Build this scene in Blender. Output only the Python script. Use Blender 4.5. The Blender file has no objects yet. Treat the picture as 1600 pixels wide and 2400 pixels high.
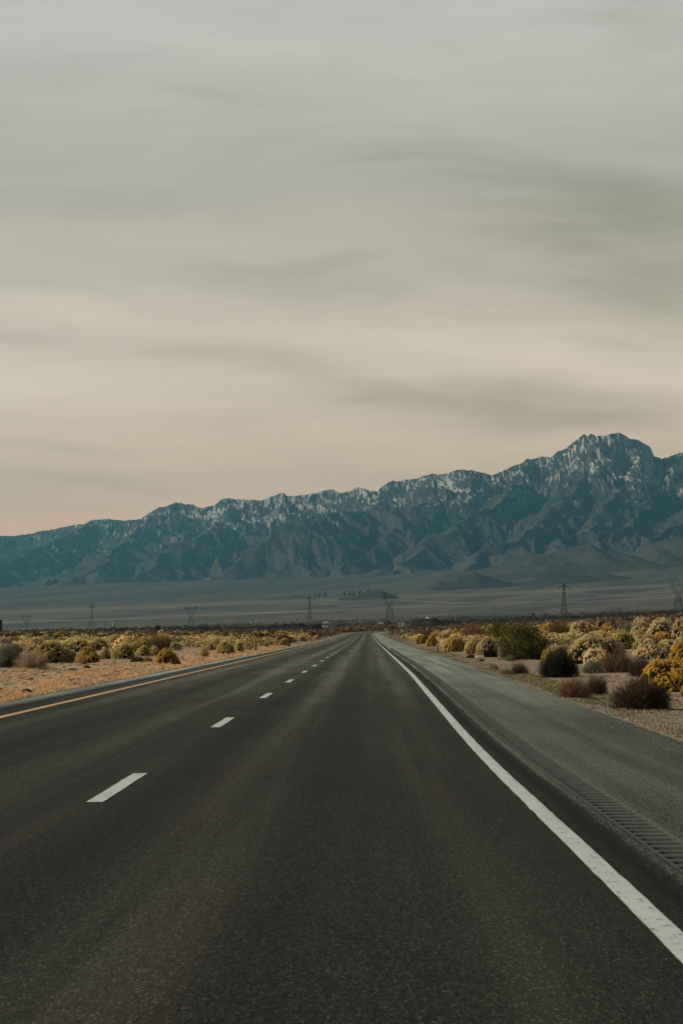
import bpy, math, random
import numpy as np

# ------------------------------------------------------------------ frame of reference
F = 5250.0            # focal length in pixels of the 1600 px wide photograph
H = 1.43              # camera height
HZ = 1480.0           # horizon row
RNG = np.random.default_rng(7)
random.seed(7)
SC = bpy.context.scene
COL = SC.collection

# ------------------------------------------------------------------ camera
cam_d = bpy.data.cameras.new("camera")
cam = bpy.data.objects.new("camera", cam_d)
COL.objects.link(cam)
cam.location = (0, 0, H)
cam.rotation_euler = (math.radians(90), 0, 0)
cam_d.sensor_fit = 'VERTICAL'
cam_d.sensor_height = 36.0
cam_d.lens = F / 2400 * 36
cam_d.shift_y = 280 / 2400
cam_d.clip_start = 0.2
cam_d.clip_end = 90000
SC.camera = cam

SC.view_settings.view_transform = 'Standard'
SC.view_settings.look = 'None'
SC.view_settings.gamma = 1.0
SC.view_settings.exposure = 0.45
SC.cycles.use_denoising = True
SC.cycles.max_bounces = 5
SC.cycles.diffuse_bounces = 2
SC.cycles.glossy_bounces = 2
SC.cycles.volume_bounces = 0
SC.cycles.use_adaptive_sampling = True

SUN_AZ = math.radians(-81)     # measured from +Y (view direction) towards +X
SUN_EL = math.radians(27)


def lin(c):
    out = []
    for v in c[:3]:
        v = v / 255.0
        out.append(v / 12.92 if v <= 0.04045 else ((v + 0.055) / 1.055) ** 2.4)
    return (out[0], out[1], out[2], 1.0)


# ------------------------------------------------------------------ node helper
class NT:
    def __init__(self, tree):
        self.t = tree
        self.l = tree.links

    def put(self, sock, v):
        if isinstance(v, bpy.types.NodeSocket):
            self.l.new(v, sock)
        elif v is not None:
            if hasattr(sock.default_value, '__len__') and not hasattr(v, '__len__'):
                v = [v] * len(sock.default_value)
            sock.default_value = v

    def new(self, typ, ins=None, **props):
        n = self.t.nodes.new(typ)
        for k, v in props.items():
            setattr(n, k, v)
        for k, v in (ins or {}).items():
            self.put(n.inputs[k], v)
        return n

    def math(self, op, a, b=None, c=None, clamp=False):
        n = self.new('ShaderNodeMath', operation=op, use_clamp=clamp)
        for i, v in enumerate((a, b, c)):
            if v is not None:
                self.put(n.inputs[i], v)
        return n.outputs[0]

    def mix(self, fac, a, b, mode='MIX'):
        n = self.new('ShaderNodeMix', data_type='RGBA', blend_type=mode)
        self.put(n.inputs[0], fac)
        self.put(n.inputs[6], a)
        self.put(n.inputs[7], b)
        return n.outputs[2]

    def rng(self, v, a, b, c=0.0, d=1.0, smooth=True):
        n = self.new('ShaderNodeMapRange', interpolation_type='SMOOTHSTEP' if smooth else 'LINEAR')
        for i, x in enumerate((v, a, b, c, d)):
            self.put(n.inputs[i], x)
        return n.outputs[0]

    def noise(self, vec, scale, detail=3, rough=0.5, dist=0.0):
        n = self.new('ShaderNodeTexNoise')
        if vec is not None:
            self.put(n.inputs['Vector'], vec)
        n.inputs['Scale'].default_value = scale
        n.inputs['Detail'].default_value = detail
        n.inputs['Roughness'].default_value = rough
        n.inputs['Distortion'].default_value = dist
        return n.outputs['Fac']

    def mapping(self, vec, loc=(0, 0, 0), rot=(0, 0, 0), scale=(1, 1, 1), kind='POINT'):
        n = self.new('ShaderNodeMapping', vector_type=kind)
        self.put(n.inputs['Vector'], vec)
        n.inputs['Location'].default_value = loc
        n.inputs['Rotation'].default_value = rot
        n.inputs['Scale'].default_value = scale
        return n.outputs[0]

    def ramp(self, fac, stops):
        n = self.new('ShaderNodeValToRGB')
        cr = n.color_ramp
        while len(cr.elements) > 1:
            cr.elements.remove(cr.elements[-1])
        cr.elements[0].position = stops[0][0]
        cr.elements[0].color = stops[0][1]
        for p, c in stops[1:]:
            e = cr.elements.new(p)
            e.color = c
        self.put(n.inputs[0], fac)
        return n.outputs[0]


# ------------------------------------------------------------------ world: thin high overcast
world = bpy.data.worlds.new("World")
SC.world = world
world.use_nodes = True
world.node_tree.nodes.clear()
w = NT(world.node_tree)
tc = w.new('ShaderNodeTexCoord').outputs['Generated']
sep = w.new('ShaderNodeSeparateXYZ', {0: tc})
az = w.math('ARCTAN2', sep.outputs[0], sep.outputs[1])
el = w.math('ARCSINE', sep.outputs[2])
ae = w.new('ShaderNodeCombineXYZ', {0: az, 1: el, 2: 0.0}).outputs[0]
wn = w.new('ShaderNodeTexNoise', {'Vector': w.mapping(ae, scale=(1, 2.2, 1)), 'Scale': 9.0, 'Detail': 3.0})
warp = w.new('ShaderNodeVectorMath', {0: wn.outputs['Color'], 1: (0.5, 0.5, 0.5)}, operation='SUBTRACT').outputs[0]
warp = w.new('ShaderNodeVectorMath', {0: warp, 1: (0.07, 0.022, 0)}, operation='MULTIPLY').outputs[0]
pw = w.new('ShaderNodeVectorMath', {0: ae, 1: warp}, operation='ADD').outputs[0]
base = w.ramp(el, [(0.0, lin((221, 175, 138))), (0.043, lin((222, 180, 143))), (0.075, lin((213, 182, 149))),
                   (0.11, lin((204, 182, 158))), (0.15, lin((191, 176, 154))), (0.19, lin((180, 169, 151))),
                   (0.225, lin((183, 176, 163))), (0.262, lin((187, 182, 171))), (0.31, lin((184, 181, 172))), (0.50, lin((118, 121, 120))), (1.0, lin((92, 96, 98)))])  # unseen upper sky darkened to hold down fill light
# cloud banks: photo column, row, half width, half height, tilt (deg), strength
BL = [(1540, 610, 520, 150, -9, -0.22), (1250, 420, 700, 80, -7, -0.10), (700, 655, 600, 60, -3, -0.09),
      (1180, 945, 430, 62, -2, -0.24), (620, 862, 380, 44, -11, -0.12), (240, 1145, 260, 22, -4, -0.13),
      (80, 1060, 260, 18, -2, -0.10), (60, 665, 240, 26, -5, -0.09), (1150, 815, 300, 50, -6, 0.13),
      (1450, 870, 380, 42, -7, 0.12), (260, 745, 320, 40, -11, 0.09), (120, 905, 420, 70, -3, 0.09),
      (600, 1090, 700, 60, 0, 0.05), (350, 230, 600, 40, -6, -0.04), (1050, 200, 700, 90, -3, 0.05),
      (1560, 60, 420, 60, 0, -0.05), (1400, 700, 500, 55, -3, -0.08), (820, 790, 240, 26, -5, 0.07),
      (300, 560, 420, 40, -4, 0.05), (1300, 1000, 420, 26, 2, -0.05), (60, 790, 200, 24, -6, -0.10)]
acc = 0.0
for bx_, by_, hw, hh, ang, amp in BL:
    m_ = w.mapping(pw, loc=((bx_ - 800) / F, (HZ - by_) / F, 0), rot=(0, 0, math.radians(ang)),
                   scale=(hw * 1.35 / F, hh * 1.5 / F, 1), kind='TEXTURE')
    g_ = w.new('ShaderNodeTexGradient', {0: m_}, gradient_type='SPHERICAL').outputs['Fac']
    g_ = w.rng(g_, 0.0, 1.0)
    acc = w.math('MULTIPLY_ADD', g_, amp, acc)
st = w.noise(w.mapping(pw, rot=(0, 0, math.radians(10)), scale=(3.0, 15, 1)), 3.0, 5, 0.5)
st2 = w.noise(w.mapping(pw, rot=(0, 0, math.radians(9)), scale=(2.6, 26, 1)), 7.0, 6, 0.62)
acc = w.math('MULTIPLY_ADD', w.math('SUBTRACT', st, 0.5), 0.32, acc)
acc = w.math('MULTIPLY_ADD', w.math('SUBTRACT', st2, 0.5), 0.20, acc)
dark = w.rng(acc, 0.0, -0.28)
cl = w.mix(dark, base, w.mix(1.0, base, lin((238, 239, 228)), 'MULTIPLY'))
gain = w.math('MULTIPLY_ADD', acc, .80, 1.0)
# unseen sky behind the camera is dimmed to lessen fill light; full sunward
sunward = w.new('ShaderNodeVectorMath', {0: tc, 1: (-.5, .866, 0)}, operation='DOT_PRODUCT').outputs['Value']
gain = w.math('MULTIPLY', gain, w.rng(sunward, -.1, .66, .48, 1.0))
gain = w.math('MULTIPLY', gain, w.rng(el, .20, .03, 1.0, 1.86, False))
cl = w.new('ShaderNodeVectorMath', {0: cl, 3: w.math('MULTIPLY', gain, 10.0)}, operation='SCALE').outputs[0]
sky = w.new('ShaderNodeTexSky', sky_type='NISHITA', sun_disc=False, sun_elevation=SUN_EL, sun_rotation=SUN_AZ,
            altitude=1200.0, air_density=1.0, dust_density=3.0).outputs[0]
skyc = w.mix(0.97, sky, cl)
bg = w.new('ShaderNodeBackground', {'Color': skyc, 'Strength': 0.1})
w.l.new(bg.outputs[0], w.new('ShaderNodeOutputWorld').inputs[0])

# ------------------------------------------------------------------ sun
sd = bpy.data.lights.new("sun", 'SUN')
sd.energy = 4.8
sd.angle = math.radians(2.5)
sd.color = (1.0, 0.84, 0.64)
sun = bpy.data.objects.new("sun", sd)
COL.objects.link(sun)
from mathutils import Vector
sdir = Vector((math.sin(SUN_AZ) * math.cos(SUN_EL), math.cos(SUN_AZ) * math.cos(SUN_EL), math.sin(SUN_EL)))
sun.rotation_euler = sdir.to_track_quat('Z', 'Y').to_euler()

# ------------------------------------------------------------------ numpy noise
_P = np.random.default_rng(11).permutation(512)
_A = np.random.default_rng(12).random(512) * 2 * np.pi
_GX, _GY = np.cos(_A), np.sin(_A)


def pn(x, y, seed=0):
    xi = np.floor(x).astype(np.int64)
    yi = np.floor(y).astype(np.int64)
    xf = x - xi
    yf = y - yi
    sx = xf * xf * xf * (xf * (xf * 6 - 15) + 10)
    sy = yf * yf * yf * (yf * (yf * 6 - 15) + 10)

    def g(ix, iy, fx, fy):
        h = _P[(_P[(ix + seed * 37) & 511] + iy) & 511]
        return _GX[h] * fx + _GY[h] * fy
    a = g(xi, yi, xf, yf)
    b = g(xi + 1, yi, xf - 1, yf)
    c = g(xi, yi + 1, xf, yf - 1)
    d = g(xi + 1, yi + 1, xf - 1, yf - 1)
    return 1.5 * ((a + (b - a) * sx) * (1 - sy) + (c + (d - c) * sx) * sy)


def fbm(x, y, o=4, seed=0, gain=0.5, lac=2.03):
    t = 0
    a = 1.0
    for i in range(o):
        t = t + a * pn(x, y, seed + i)
        x, y, a = x * lac + 17.3, y * lac + 5.1, a * gain
    return t


def ridged(x, y, o=5, seed=0, gain=0.5, lac=2.07):
    t = 0
    a = 1.0
    wgt = 1.0
    s = 0
    for i in range(o):
        n = 1 - np.abs(pn(x, y, seed + i)) * 1.6
        n = np.clip(n, 0, 1) ** 2
        t = t + a * n * wgt
        wgt = np.clip(n * 1.6, 0.15, 1)
        s += a
        x, y, a = x * lac + 9.7, y * lac + 3.3, a * gain
    return t / s


def sstep(a, b, x):
    t = np.clip((x - a) / (b - a), 0, 1)
    return t * t * (3 - 2 * t)


# ------------------------------------------------------------------ object helpers
def mesh_np(name, verts, faces, mat=None, smooth=False, attrs=None):
    """faces: (n,k) int array (k = 3 or 4)"""
    me = bpy.data.meshes.new(name)
    v = np.asarray(verts, dtype=np.float32)
    f = np.asarray(faces, dtype=np.int32)
    me.vertices.add(len(v))
    me.vertices.foreach_set('co', v.ravel())
    k = f.shape[1]
    me.loops.add(f.size)
    me.loops.foreach_set('vertex_index', f.ravel())
    me.polygons.add(len(f))
    me.polygons.foreach_set('loop_start', np.arange(0, f.size, k, dtype=np.int32))
    if smooth:
        me.polygons.foreach_set('use_smooth', np.ones(len(f), dtype=bool))
    me.update(calc_edges=True)
    for an, av in (attrs or {}).items():
        at = me.attributes.new(an, 'FLOAT', 'POINT')
        at.data.foreach_set('value', np.asarray(av, dtype=np.float32).ravel())
    if mat:
        me.materials.append(mat)
    return me


def grid_faces(nr, nc, keep=None):
    i = np.arange(nr - 1)[:, None] * nc + np.arange(nc - 1)[None, :]
    f = np.stack([i, i + 1, i + nc + 1, i + nc], -1)
    if keep is not None:
        f = f[keep]
    return f.reshape(-1, 4)


def link(name, me, parent=None, loc=(0, 0, 0)):
    o = bpy.data.objects.new(name, me)
    o.location = loc
    COL.objects.link(o)
    if parent is not None:
        o.parent = parent
    return o


def tag(o, label=None, cat=None, group=None, kind=None):
    if label:
        o['label'] = label
    if cat:
        o['category'] = cat
    if group:
        o['group'] = group
    if kind:
        o['kind'] = kind
    return o


def thing(name, label, cat, loc=(0, 0, 0), rz=0.0, group=None):
    o = bpy.data.objects.new(name, None)
    o.empty_display_size = 0.2
    COL.objects.link(o)
    o.location = loc
    o.rotation_euler = (0, 0, rz)
    return tag(o, label, cat, group)


class MB:
    """collects boxes, bars and prisms into one mesh"""

    def __init__(self):
        self.v = []
        self.f = []

    def box(self, c, s, taper=1.0):
        x, y, z = c
        a, b, h = s[0] / 2, s[1] / 2, s[2] / 2
        n = len(self.v)
        for dz, t in ((-h, 1.0), (h, taper)):
            for dx, dy in ((-a, -b), (a, -b), (a, b), (-a, b)):
                self.v.append((x + dx * t, y + dy * t, z + dz))
        self.f += [(n, n + 3, n + 2, n + 1), (n + 4, n + 5, n + 6, n + 7)]
        for i in range(4):
            j = (i + 1) % 4
            self.f.append((n + i, n + j, n + 4 + j, n + 4 + i))
        return self

    def bar(self, p, q, r0, r1=None, sides=4):
        r1 = r0 if r1 is None else r1
        p, q = Vector(p), Vector(q)
        d = (q - p).normalized()
        a = d.cross(Vector((0, 0, 1)) if abs(d.z) < 0.9 else Vector((1, 0, 0))).normalized()
        b = d.cross(a)
        n = len(self.v)
        for c, r in ((p, r0), (q, r1)):
            for i in range(sides):
                t = 2 * math.pi * (i + 0.5) / sides
                self.v.append(tuple(c + a * (r * math.cos(t)) + b * (r * math.sin(t))))
        for i in range(sides):
            j = (i + 1) % sides
            self.f.append((n + i, n + j, n + sides + j, n + sides + i))
        self.f.append(tuple(n + i for i in range(sides))[::-1])
        self.f.append(tuple(n + sides + i for i in range(sides)))
        return self

    def prism(self, pts, y0, y1):
        n = len(self.v)
        k = len(pts)
        for y in (y0, y1):
            for x, z in pts:
                self.v.append((x, y, z))
        self.f.append(tuple(range(n, n + k)))
        self.f.append(tuple(range(n + 2 * k - 1, n + k - 1, -1)))
        for i in range(k):
            j = (i + 1) % k
            self.f.append((n + j, n + i, n + k + i, n + k + j))
        return self

    def build(self, name, mat, parent=None, loc=(0, 0, 0)):
        me = bpy.data.meshes.new(name)
        me.from_pydata(self.v, [], self.f)
        me.update()
        if mat:
            me.materials.append(mat)
        return link(name, me, parent, loc)


# ------------------------------------------------------------------ materials
def material(name):
    m = bpy.data.materials.new(name)
    m.use_nodes = True
    m.node_tree.nodes.clear()
    n = NT(m.node_tree)
    b = n.new('ShaderNodeBsdfPrincipled')
    out = n.new('ShaderNodeOutputMaterial')
    n.l.new(b.outputs[0], out.inputs[0])
    return m, n, b


def bump(n, b, height, dist, strength=1.0):
    bn = n.new('ShaderNodeBump', {'Height': height, 'Distance': dist, 'Strength': strength})
    n.l.new(bn.outputs[0], b.inputs['Normal'])


def plain(name, col, rough=0.7, metal=0.0, var=0.15, scale=8.0, spec=0.3):
    m, n, b = material(name)
    p = n.new('ShaderNodeTexCoord').outputs['Object']
    f = n.noise(p, scale, 4)
    c0 = tuple(x * (1 - var) for x in col[:3]) + (1,)
    c1 = tuple(min(1, x * (1 + var)) for x in col[:3]) + (1,)
    n.put(b.inputs['Base Color'], n.mix(n.rng(f, 0.3, 0.7), c0, c1))
    b.inputs['Roughness'].default_value = rough
    b.inputs['Metallic'].default_value = metal
    b.inputs['Specular IOR Level'].default_value = spec
    return m


def mat_asphalt():
    m, n, b = material('asphalt')
    pos = n.new('ShaderNodeNewGeometry').outputs['Position']
    s = n.new('ShaderNodeAttribute', attribute_name='s').outputs['Fac']
    sy = n.new('ShaderNodeSeparateXYZ', {0: pos}).outputs[1]
    sw = n.math('MULTIPLY_ADD', n.math('SUBTRACT', n.noise(n.mapping(pos, scale=(.25, .03, 1)), 1.0, 2), .5), .5, s)

    def band(c, hw):
        return n.rng(n.math('ABSOLUTE', n.math('SUBTRACT', sw, c)), hw, 0.0)
    # longitudinal wear
    streak = n.noise(n.new('ShaderNodeCombineXYZ', {0: n.math('MULTIPLY', sw, 2.6), 1: n.math('MULTIPLY', sy, .030), 2: 0.0}).outputs[0], 1.0, 5, .6)
    dk = n.math('ADD', n.math('MULTIPLY', band(-.42, .55), .55), n.math('MULTIPLY', band(-1.85, .45), .75))
    dk = n.math('ADD', dk, n.math('MULTIPLY', band(-4.35, .6), .55))
    dk = n.math('ADD', dk, n.math('MULTIPLY', band(1.62, .14), 1.6))
    dk = n.math('ADD', dk, n.math('MULTIPLY', band(-6.75, .35), 0.7))
    lt = n.math('ADD', band(-1.15, .5), n.math('MULTIPLY', band(.65, .5), .6))
    lt = n.math('ADD', lt, n.math('ADD', band(-3.3, .6), band(-5.4, .5)))
    v = n.math('SUBTRACT', n.math('MULTIPLY', lt, .85), n.math('MULTIPLY', dk, .75))
    v = n.math('MULTIPLY', v, n.rng(streak, .3, .62, .45, 1.35))
    v = n.math('MULTIPLY_ADD', n.math('SUBTRACT', streak, .5), 2.3, v)
    patch = n.noise(n.mapping(pos, scale=(.55, .10, 1)), 1.0, 4, .6)
    v = n.math('MULTIPLY_ADD', n.math('SUBTRACT', patch, .5), 1.5, v)
    # transverse joints: faint paler lines
    tj = n.noise(n.mapping(pos, scale=(.02, .55, 1)), 1.0, 3, .6)
    v = n.math('MULTIPLY_ADD', n.rng(tj, .62, .78), .10, v)
    # aggregate
    ag = n.noise(pos, 55.0, 3, .75)
    ag2 = n.noise(n.mapping(pos, scale=(1, .20, 1)), 48.0, 4, .8)
    vor = n.new('ShaderNodeTexVoronoi', {'Vector': n.mapping(pos, scale=(1, .30, 1)), 'Scale': 105.0}).outputs['Color']
    vs = n.new('ShaderNodeSeparateXYZ', {0: vor}).outputs[0]
    v = n.math('MULTIPLY_ADD', n.math('SUBTRACT', ag, .5), 5.2, v)
    v = n.math('MULTIPLY_ADD', n.math('SUBTRACT', ag2, .5), 5.0, v)
    v = n.math('MULTIPLY_ADD', n.rng(vs, .72, 1.0), .85, v)
    g = n.math('MAXIMUM', n.math('ADD', v, .95), .12)
    # painted shading: asphalt darkened near, paled far off in place of grazing light
    dist_shade = n.rng(n.math('MULTIPLY_ADD', n.noise(n.mapping(pos, scale=(.3, .05, 1)), 1.0, 3), 40, sy), 38, 120, .66, 1.95)
    g = n.math('MULTIPLY', g, dist_shade)
    shoulder = n.math('MAXIMUM', n.rng(s, 1.69, 1.74), n.rng(s, -6.80, -6.86))
    tint = n.noise(n.mapping(pos, scale=(.5, .12, 1)), .8, 3)
    main = n.mix(n.rng(tint, .35, .65), (.0200, .0200, .0132, 1), (.0150, .0182, .0132, 1))
    agc = n.mix(n.rng(vs, .8, 1.0), main, (.040, .039, .031, 1))
    sh = n.mix(n.rng(tint, .35, .65), (.078, .095, .082, 1), (.086, .096, .078, 1))
    sh = n.mix(n.rng(s, -6.7, -6.9), sh, (.096, .118, .110, 1))
    c = n.mix(shoulder, agc, sh)
    c = n.new('ShaderNodeVectorMath', {0: c, 3: g}, operation='SCALE').outputs[0]
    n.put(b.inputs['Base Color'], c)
    n.put(b.inputs['Roughness'], n.math('MULTIPLY_ADD', n.math('SUBTRACT', g, 1.0), -.05, .76))
    b.inputs['Specular IOR Level'].default_value = 0.09
    bump(n, b, n.math('ADD', ag, n.math('MULTIPLY', vs, .6)), .006, .8)
    return m


def mat_rumble():
    m, n, b = material('milled_asphalt')
    pos = n.new('ShaderNodeNewGeometry').outputs['Position']
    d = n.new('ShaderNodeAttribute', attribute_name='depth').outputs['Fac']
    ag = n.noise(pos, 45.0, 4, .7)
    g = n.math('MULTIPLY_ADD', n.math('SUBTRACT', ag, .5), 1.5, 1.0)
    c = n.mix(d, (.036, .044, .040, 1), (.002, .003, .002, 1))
    c = n.new('ShaderNodeVectorMath', {0: c, 3: g}, operation='SCALE').outputs[0]
    n.put(b.inputs['Base Color'], c)
    b.inputs['Roughness'].default_value = .85
    bump(n, b, ag, .006, .8)
    return m


def mat_paint(name, col):
    m, n, b = material(name)
    pos = n.new('ShaderNodeNewGeometry').outputs['Position']
    big = n.noise(n.mapping(pos, scale=(3, .5, 1)), 1.2, 4, .6)
    fine = n.noise(pos, 42.0, 4, .75)
    mid = n.noise(n.mapping(pos, scale=(1, .6, 1)), 13.0, 4, .7)
    chip = n.rng(n.math('ADD', n.math('MULTIPLY', mid, .6), n.math('MULTIPLY', fine, .4)), .555, .60)
    e = n.new('ShaderNodeAttribute', attribute_name='edge').outputs['Fac']
    wear = n.rng(n.math('MULTIPLY_ADD', fine, 0.75, n.math('MULTIPLY', e, .62)), .82, 1.0)
    tone = tuple(x * .78 for x in col[:3]) + (1,)
    c = n.mix(n.rng(big, .3, .7), tone, col)
    c = n.mix(n.rng(fine, .35, .75), c, tuple(x * .86 for x in col[:3]) + (1,))
    c = n.mix(n.math('MAXIMUM', chip, wear), c, (.07, .072, .06, 1))
    n.put(b.inputs['Base Color'], c)
    b.inputs['Roughness'].default_value = .62
    bump(n, b, fine, .003, .6)
    return m


def mat_ground():
    m, n, b = material('desert_ground')
    pos = n.new('ShaderNodeNewGeometry').outputs['Position']
    sp = n.new('ShaderNodeSeparateXYZ', {0: pos})
    s = n.new('ShaderNodeAttribute', attribute_name='s').outputs['Fac']
    Y = sp.outputs[1]
    # near verge
    n1 = n.noise(n.mapping(pos, scale=(1, .45, 1)), .55, 5, .6)
    n2 = n.noise(pos, 5.0, 5, .7)
    n3 = n.noise(pos, 40.0, 3, .7)
    soil = n.mix(n.rng(n1, .35, .65), (.23, .182, .130, 1), (.32, .255, .182, 1))
    left = n.rng(s, 0, -4)
    gw = n.math('ADD', n.noise(n.mapping(pos, scale=(.8, .12, 1)), .9, 4, .6), n.math('MULTIPLY', n2, .25))
    # orange dry grass strip along the left edge
    strip = n.math('MULTIPLY', left, n.rng(s, -14.5, -8.6))
    strip = n.math('MULTIPLY', strip, n.rng(gw, .50, .68))
    strip2 = n.math('MULTIPLY', left, n.rng(gw, .62, .76))
    soil = n.mix(n.math('MAXIMUM', strip, n.math('MULTIPLY', strip2, .6)), soil, (.43, .30, .18, 1))
    gravel = n.mix(n.rng(n3, .35, .68), (.10, .085, .062, 1), (.32, .27, .195, 1))
    gs = n.math('MULTIPLY', n.rng(s, 8.5, 4.8), n.rng(s, 0, 3))
    gs2 = n.math('MULTIPLY', n.rng(s, -8.4, -7.7), left)
    soil = n.mix(n.math('MULTIPLY', n.math('MAXIMUM', gs, gs2), .85), soil, gravel)
    # moss-green strip at the right shoulder
    mo = n.math('MULTIPLY', n.rng(n.math('ABSOLUTE', n.math('SUBTRACT', s, 5.0)), .75, .1), n.rng(n.noise(n.mapping(pos, scale=(.6, .06, 1)), 1.5, 3), .52, .66))
    soil = n.mix(n.math('MULTIPLY', mo, n.math('MULTIPLY', n.rng(n2, .35, .6), .6)), soil, (.10, .098, .045, 1))
    # dark plant litter
    lit = n.rng(n.noise(n.mapping(pos, scale=(1, .5, 1)), 2.3, 6, .75), .56, .70)
    soil = n.mix(n.math('MULTIPLY', lit, .85), soil, (.06, .045, .028, 1))
    soil = n.mix(n.math('MULTIPLY', n.rng(n2, .58, .75), .5), soil, (.33, .27, .19, 1))
    # brush floor further out
    fl = n.mix(n.rng(n.noise(pos, .12, 5, .65), .35, .65), (.085, .062, .038, 1), (.165, .118, .068, 1))
    c = n.mix(n.rng(Y, 120, 420), soil, fl)
    # alluvial fan: long bands of grass and sage across the slope
    hgt = sp.outputs[2]
    lc = n.new('ShaderNodeCombineXYZ', {0: n.math('MULTIPLY', n.math('MULTIPLY_ADD', sp.outputs[0], -6.5, Y), .00075), 1: n.math('MULTIPLY', Y, .00022), 2: 0.0}).outputs[0]
    b1 = n.noise(lc, 1.0, 6, .62)
    lc2 = n.new('ShaderNodeCombineXYZ', {0: n.math('MULTIPLY', n.math('MULTIPLY_ADD', sp.outputs[0], -4.0, Y), .0045), 1: n.math('MULTIPLY', Y, .0012), 2: n.math('MULTIPLY', sp.outputs[0], .002)}).outputs[0]
    b2 = n.noise(lc2, 1.0, 6, .7)
    far = n.mix(n.rng(b1, .42, .56), (.037, .039, .033, 1), (.082, .075, .057, 1))
    far = n.mix(n.math('MULTIPLY', n.rng(b2, .5, .72), .7), far, (.125, .117, .09, 1))
    far = n.mix(n.math('MULTIPLY', n.rng(b2, .46, .34), .6), far, (.035, .042, .036, 1))
    sc_ = n.noise(n.mapping(pos, scale=(.02, .006, .02)), 1.0, 5, .8)
    far = n.mix(n.math('MULTIPLY', n.rng(sc_, .49, .57), .7), far, (.040, .046, .036, 1))
    # grass tongue in the middle distance
    zz = n.math('MULTIPLY_ADD', sp.outputs[0], .020, hgt)
    # pale dirt tracks
    for k, (a0, sl, wd) in enumerate(((5200, .55, 26), (3900, -.35, 12), (6900, .9, 20), (4550, 1.1, 12))):
        ln = n.math('ABSOLUTE', n.math('SUBTRACT', n.math('MULTIPLY_ADD', sp.outputs[0], sl, Y), n.math('MULTIPLY_ADD', n.noise(pos, .0012, 2), 500, a0 - 250)))
        far = n.mix(n.math('MULTIPLY', n.rng(ln, wd, wd * .3), .45), far, (.22, .20, .16, 1))
    for k, (a0, sl, wd) in enumerate(((7600, .25, 420), (5600, .3, 160))):
        ln = n.math('ABSOLUTE', n.math('SUBTRACT', n.math('MULTIPLY_ADD', sp.outputs[0], sl, Y), n.math('MULTIPLY_ADD', n.noise(pos, .0008, 4), 900, a0 - 450)))
        far = n.mix(n.math('MULTIPLY', n.rng(ln, wd, wd * .6), .5), far, (.16, .145, .10, 1))
    playa = n.math('MULTIPLY', n.rng(Y, 2500, 2700), n.rng(Y, 3900, 3300))
    playa = n.math('MULTIPLY', playa, n.rng(sp.outputs[0], -250, -520))
    far = n.mix(n.math('MULTIPLY', playa, n.rng(b2, .40, .6, .35, 1)), far, (.26, .265, .24, 1))
    c = n.mix(n.rng(Y, 1500, 2100), c, far)
    n.put(b.inputs['Base Color'], c)
    b.inputs['Roughness'].default_value = .95
    b.inputs['Specular IOR Level'].default_value = .12
    h = n.math('ADD', n.math('MULTIPLY', n2, 1.0), n.math('MULTIPLY', n3, .35))
    bump(n, b, h, .07, .9)
    return m


def mat_rock(name, dark_c, light_c, snow=False):
    m, n, b = material(name)
    pos = n.new('ShaderNodeNewGeometry').outputs['Position']
    f = n.noise(n.mapping(pos, scale=(.0022, .0011, .0022)), 1.0, 7, .7)
    f2 = n.noise(n.mapping(pos, scale=(.012, .004, .010)), 1.0, 6, .75)
    v = n.math('MULTIPLY_ADD', f2, .6, n.math('MULTIPLY', f, .6))
    c = n.mix(n.rng(v, .44, .76), dark_c, light_c)
    a = n.new('ShaderNodeAttribute', attribute_name='pale').outputs['Fac']
    c = n.mix(n.math('MULTIPLY', a, n.rng(f2, .35, .6)), c, (.088, .082, .066, 1))
    if snow:
        sa = n.new('ShaderNodeAttribute', attribute_name='snow').outputs['Fac']
        stk = n.noise(n.mapping(pos, rot=(0, math.radians(12), 0), scale=(.075, .005, .009)), 1.0, 5, .7)
        stk2 = n.noise(n.mapping(pos, rot=(0, math.radians(-25), 0), scale=(.038, .004, .008)), 1.0, 5, .7)
        v3 = n.math('MULTIPLY_ADD', n.math('SUBTRACT', n.math('ADD', stk, stk2), 1.0), 1.7, sa)
        k = n.rng(v3, .38, .68)
        c = n.mix(n.math('MULTIPLY', k, .60), c, (.70, .71, .68, 1))
    n.put(b.inputs['Base Color'], c)
    b.inputs['Roughness'].default_value = .95
    b.inputs['Specular IOR Level'].default_value = .05
    bump(n, b, f2, 22.0, .6)
    return m


def mat_lava():
    m, n, b = material('lava_rock')
    pos = n.new('ShaderNodeNewGeometry').outputs['Position']
    f = n.noise(pos, .5, 6, .7)
    k = n.rng(n.noise(pos, .12, 4, .6), .58, .70)
    c = n.mix(n.rng(f, .35, .7), (.004, .004, .004, 1), (.014, .012, .011, 1))
    c = n.mix(n.math('MULTIPLY', k, n.rng(f, .45, .6)), c, (.11, .085, .05, 1))
    n.put(b.inputs['Base Color'], c)
    b.inputs['Roughness'].default_value = .95
    b.inputs['Specular IOR Level'].default_value = .1
    bump(n, b, f, .8, 1.0)
    return m


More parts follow.
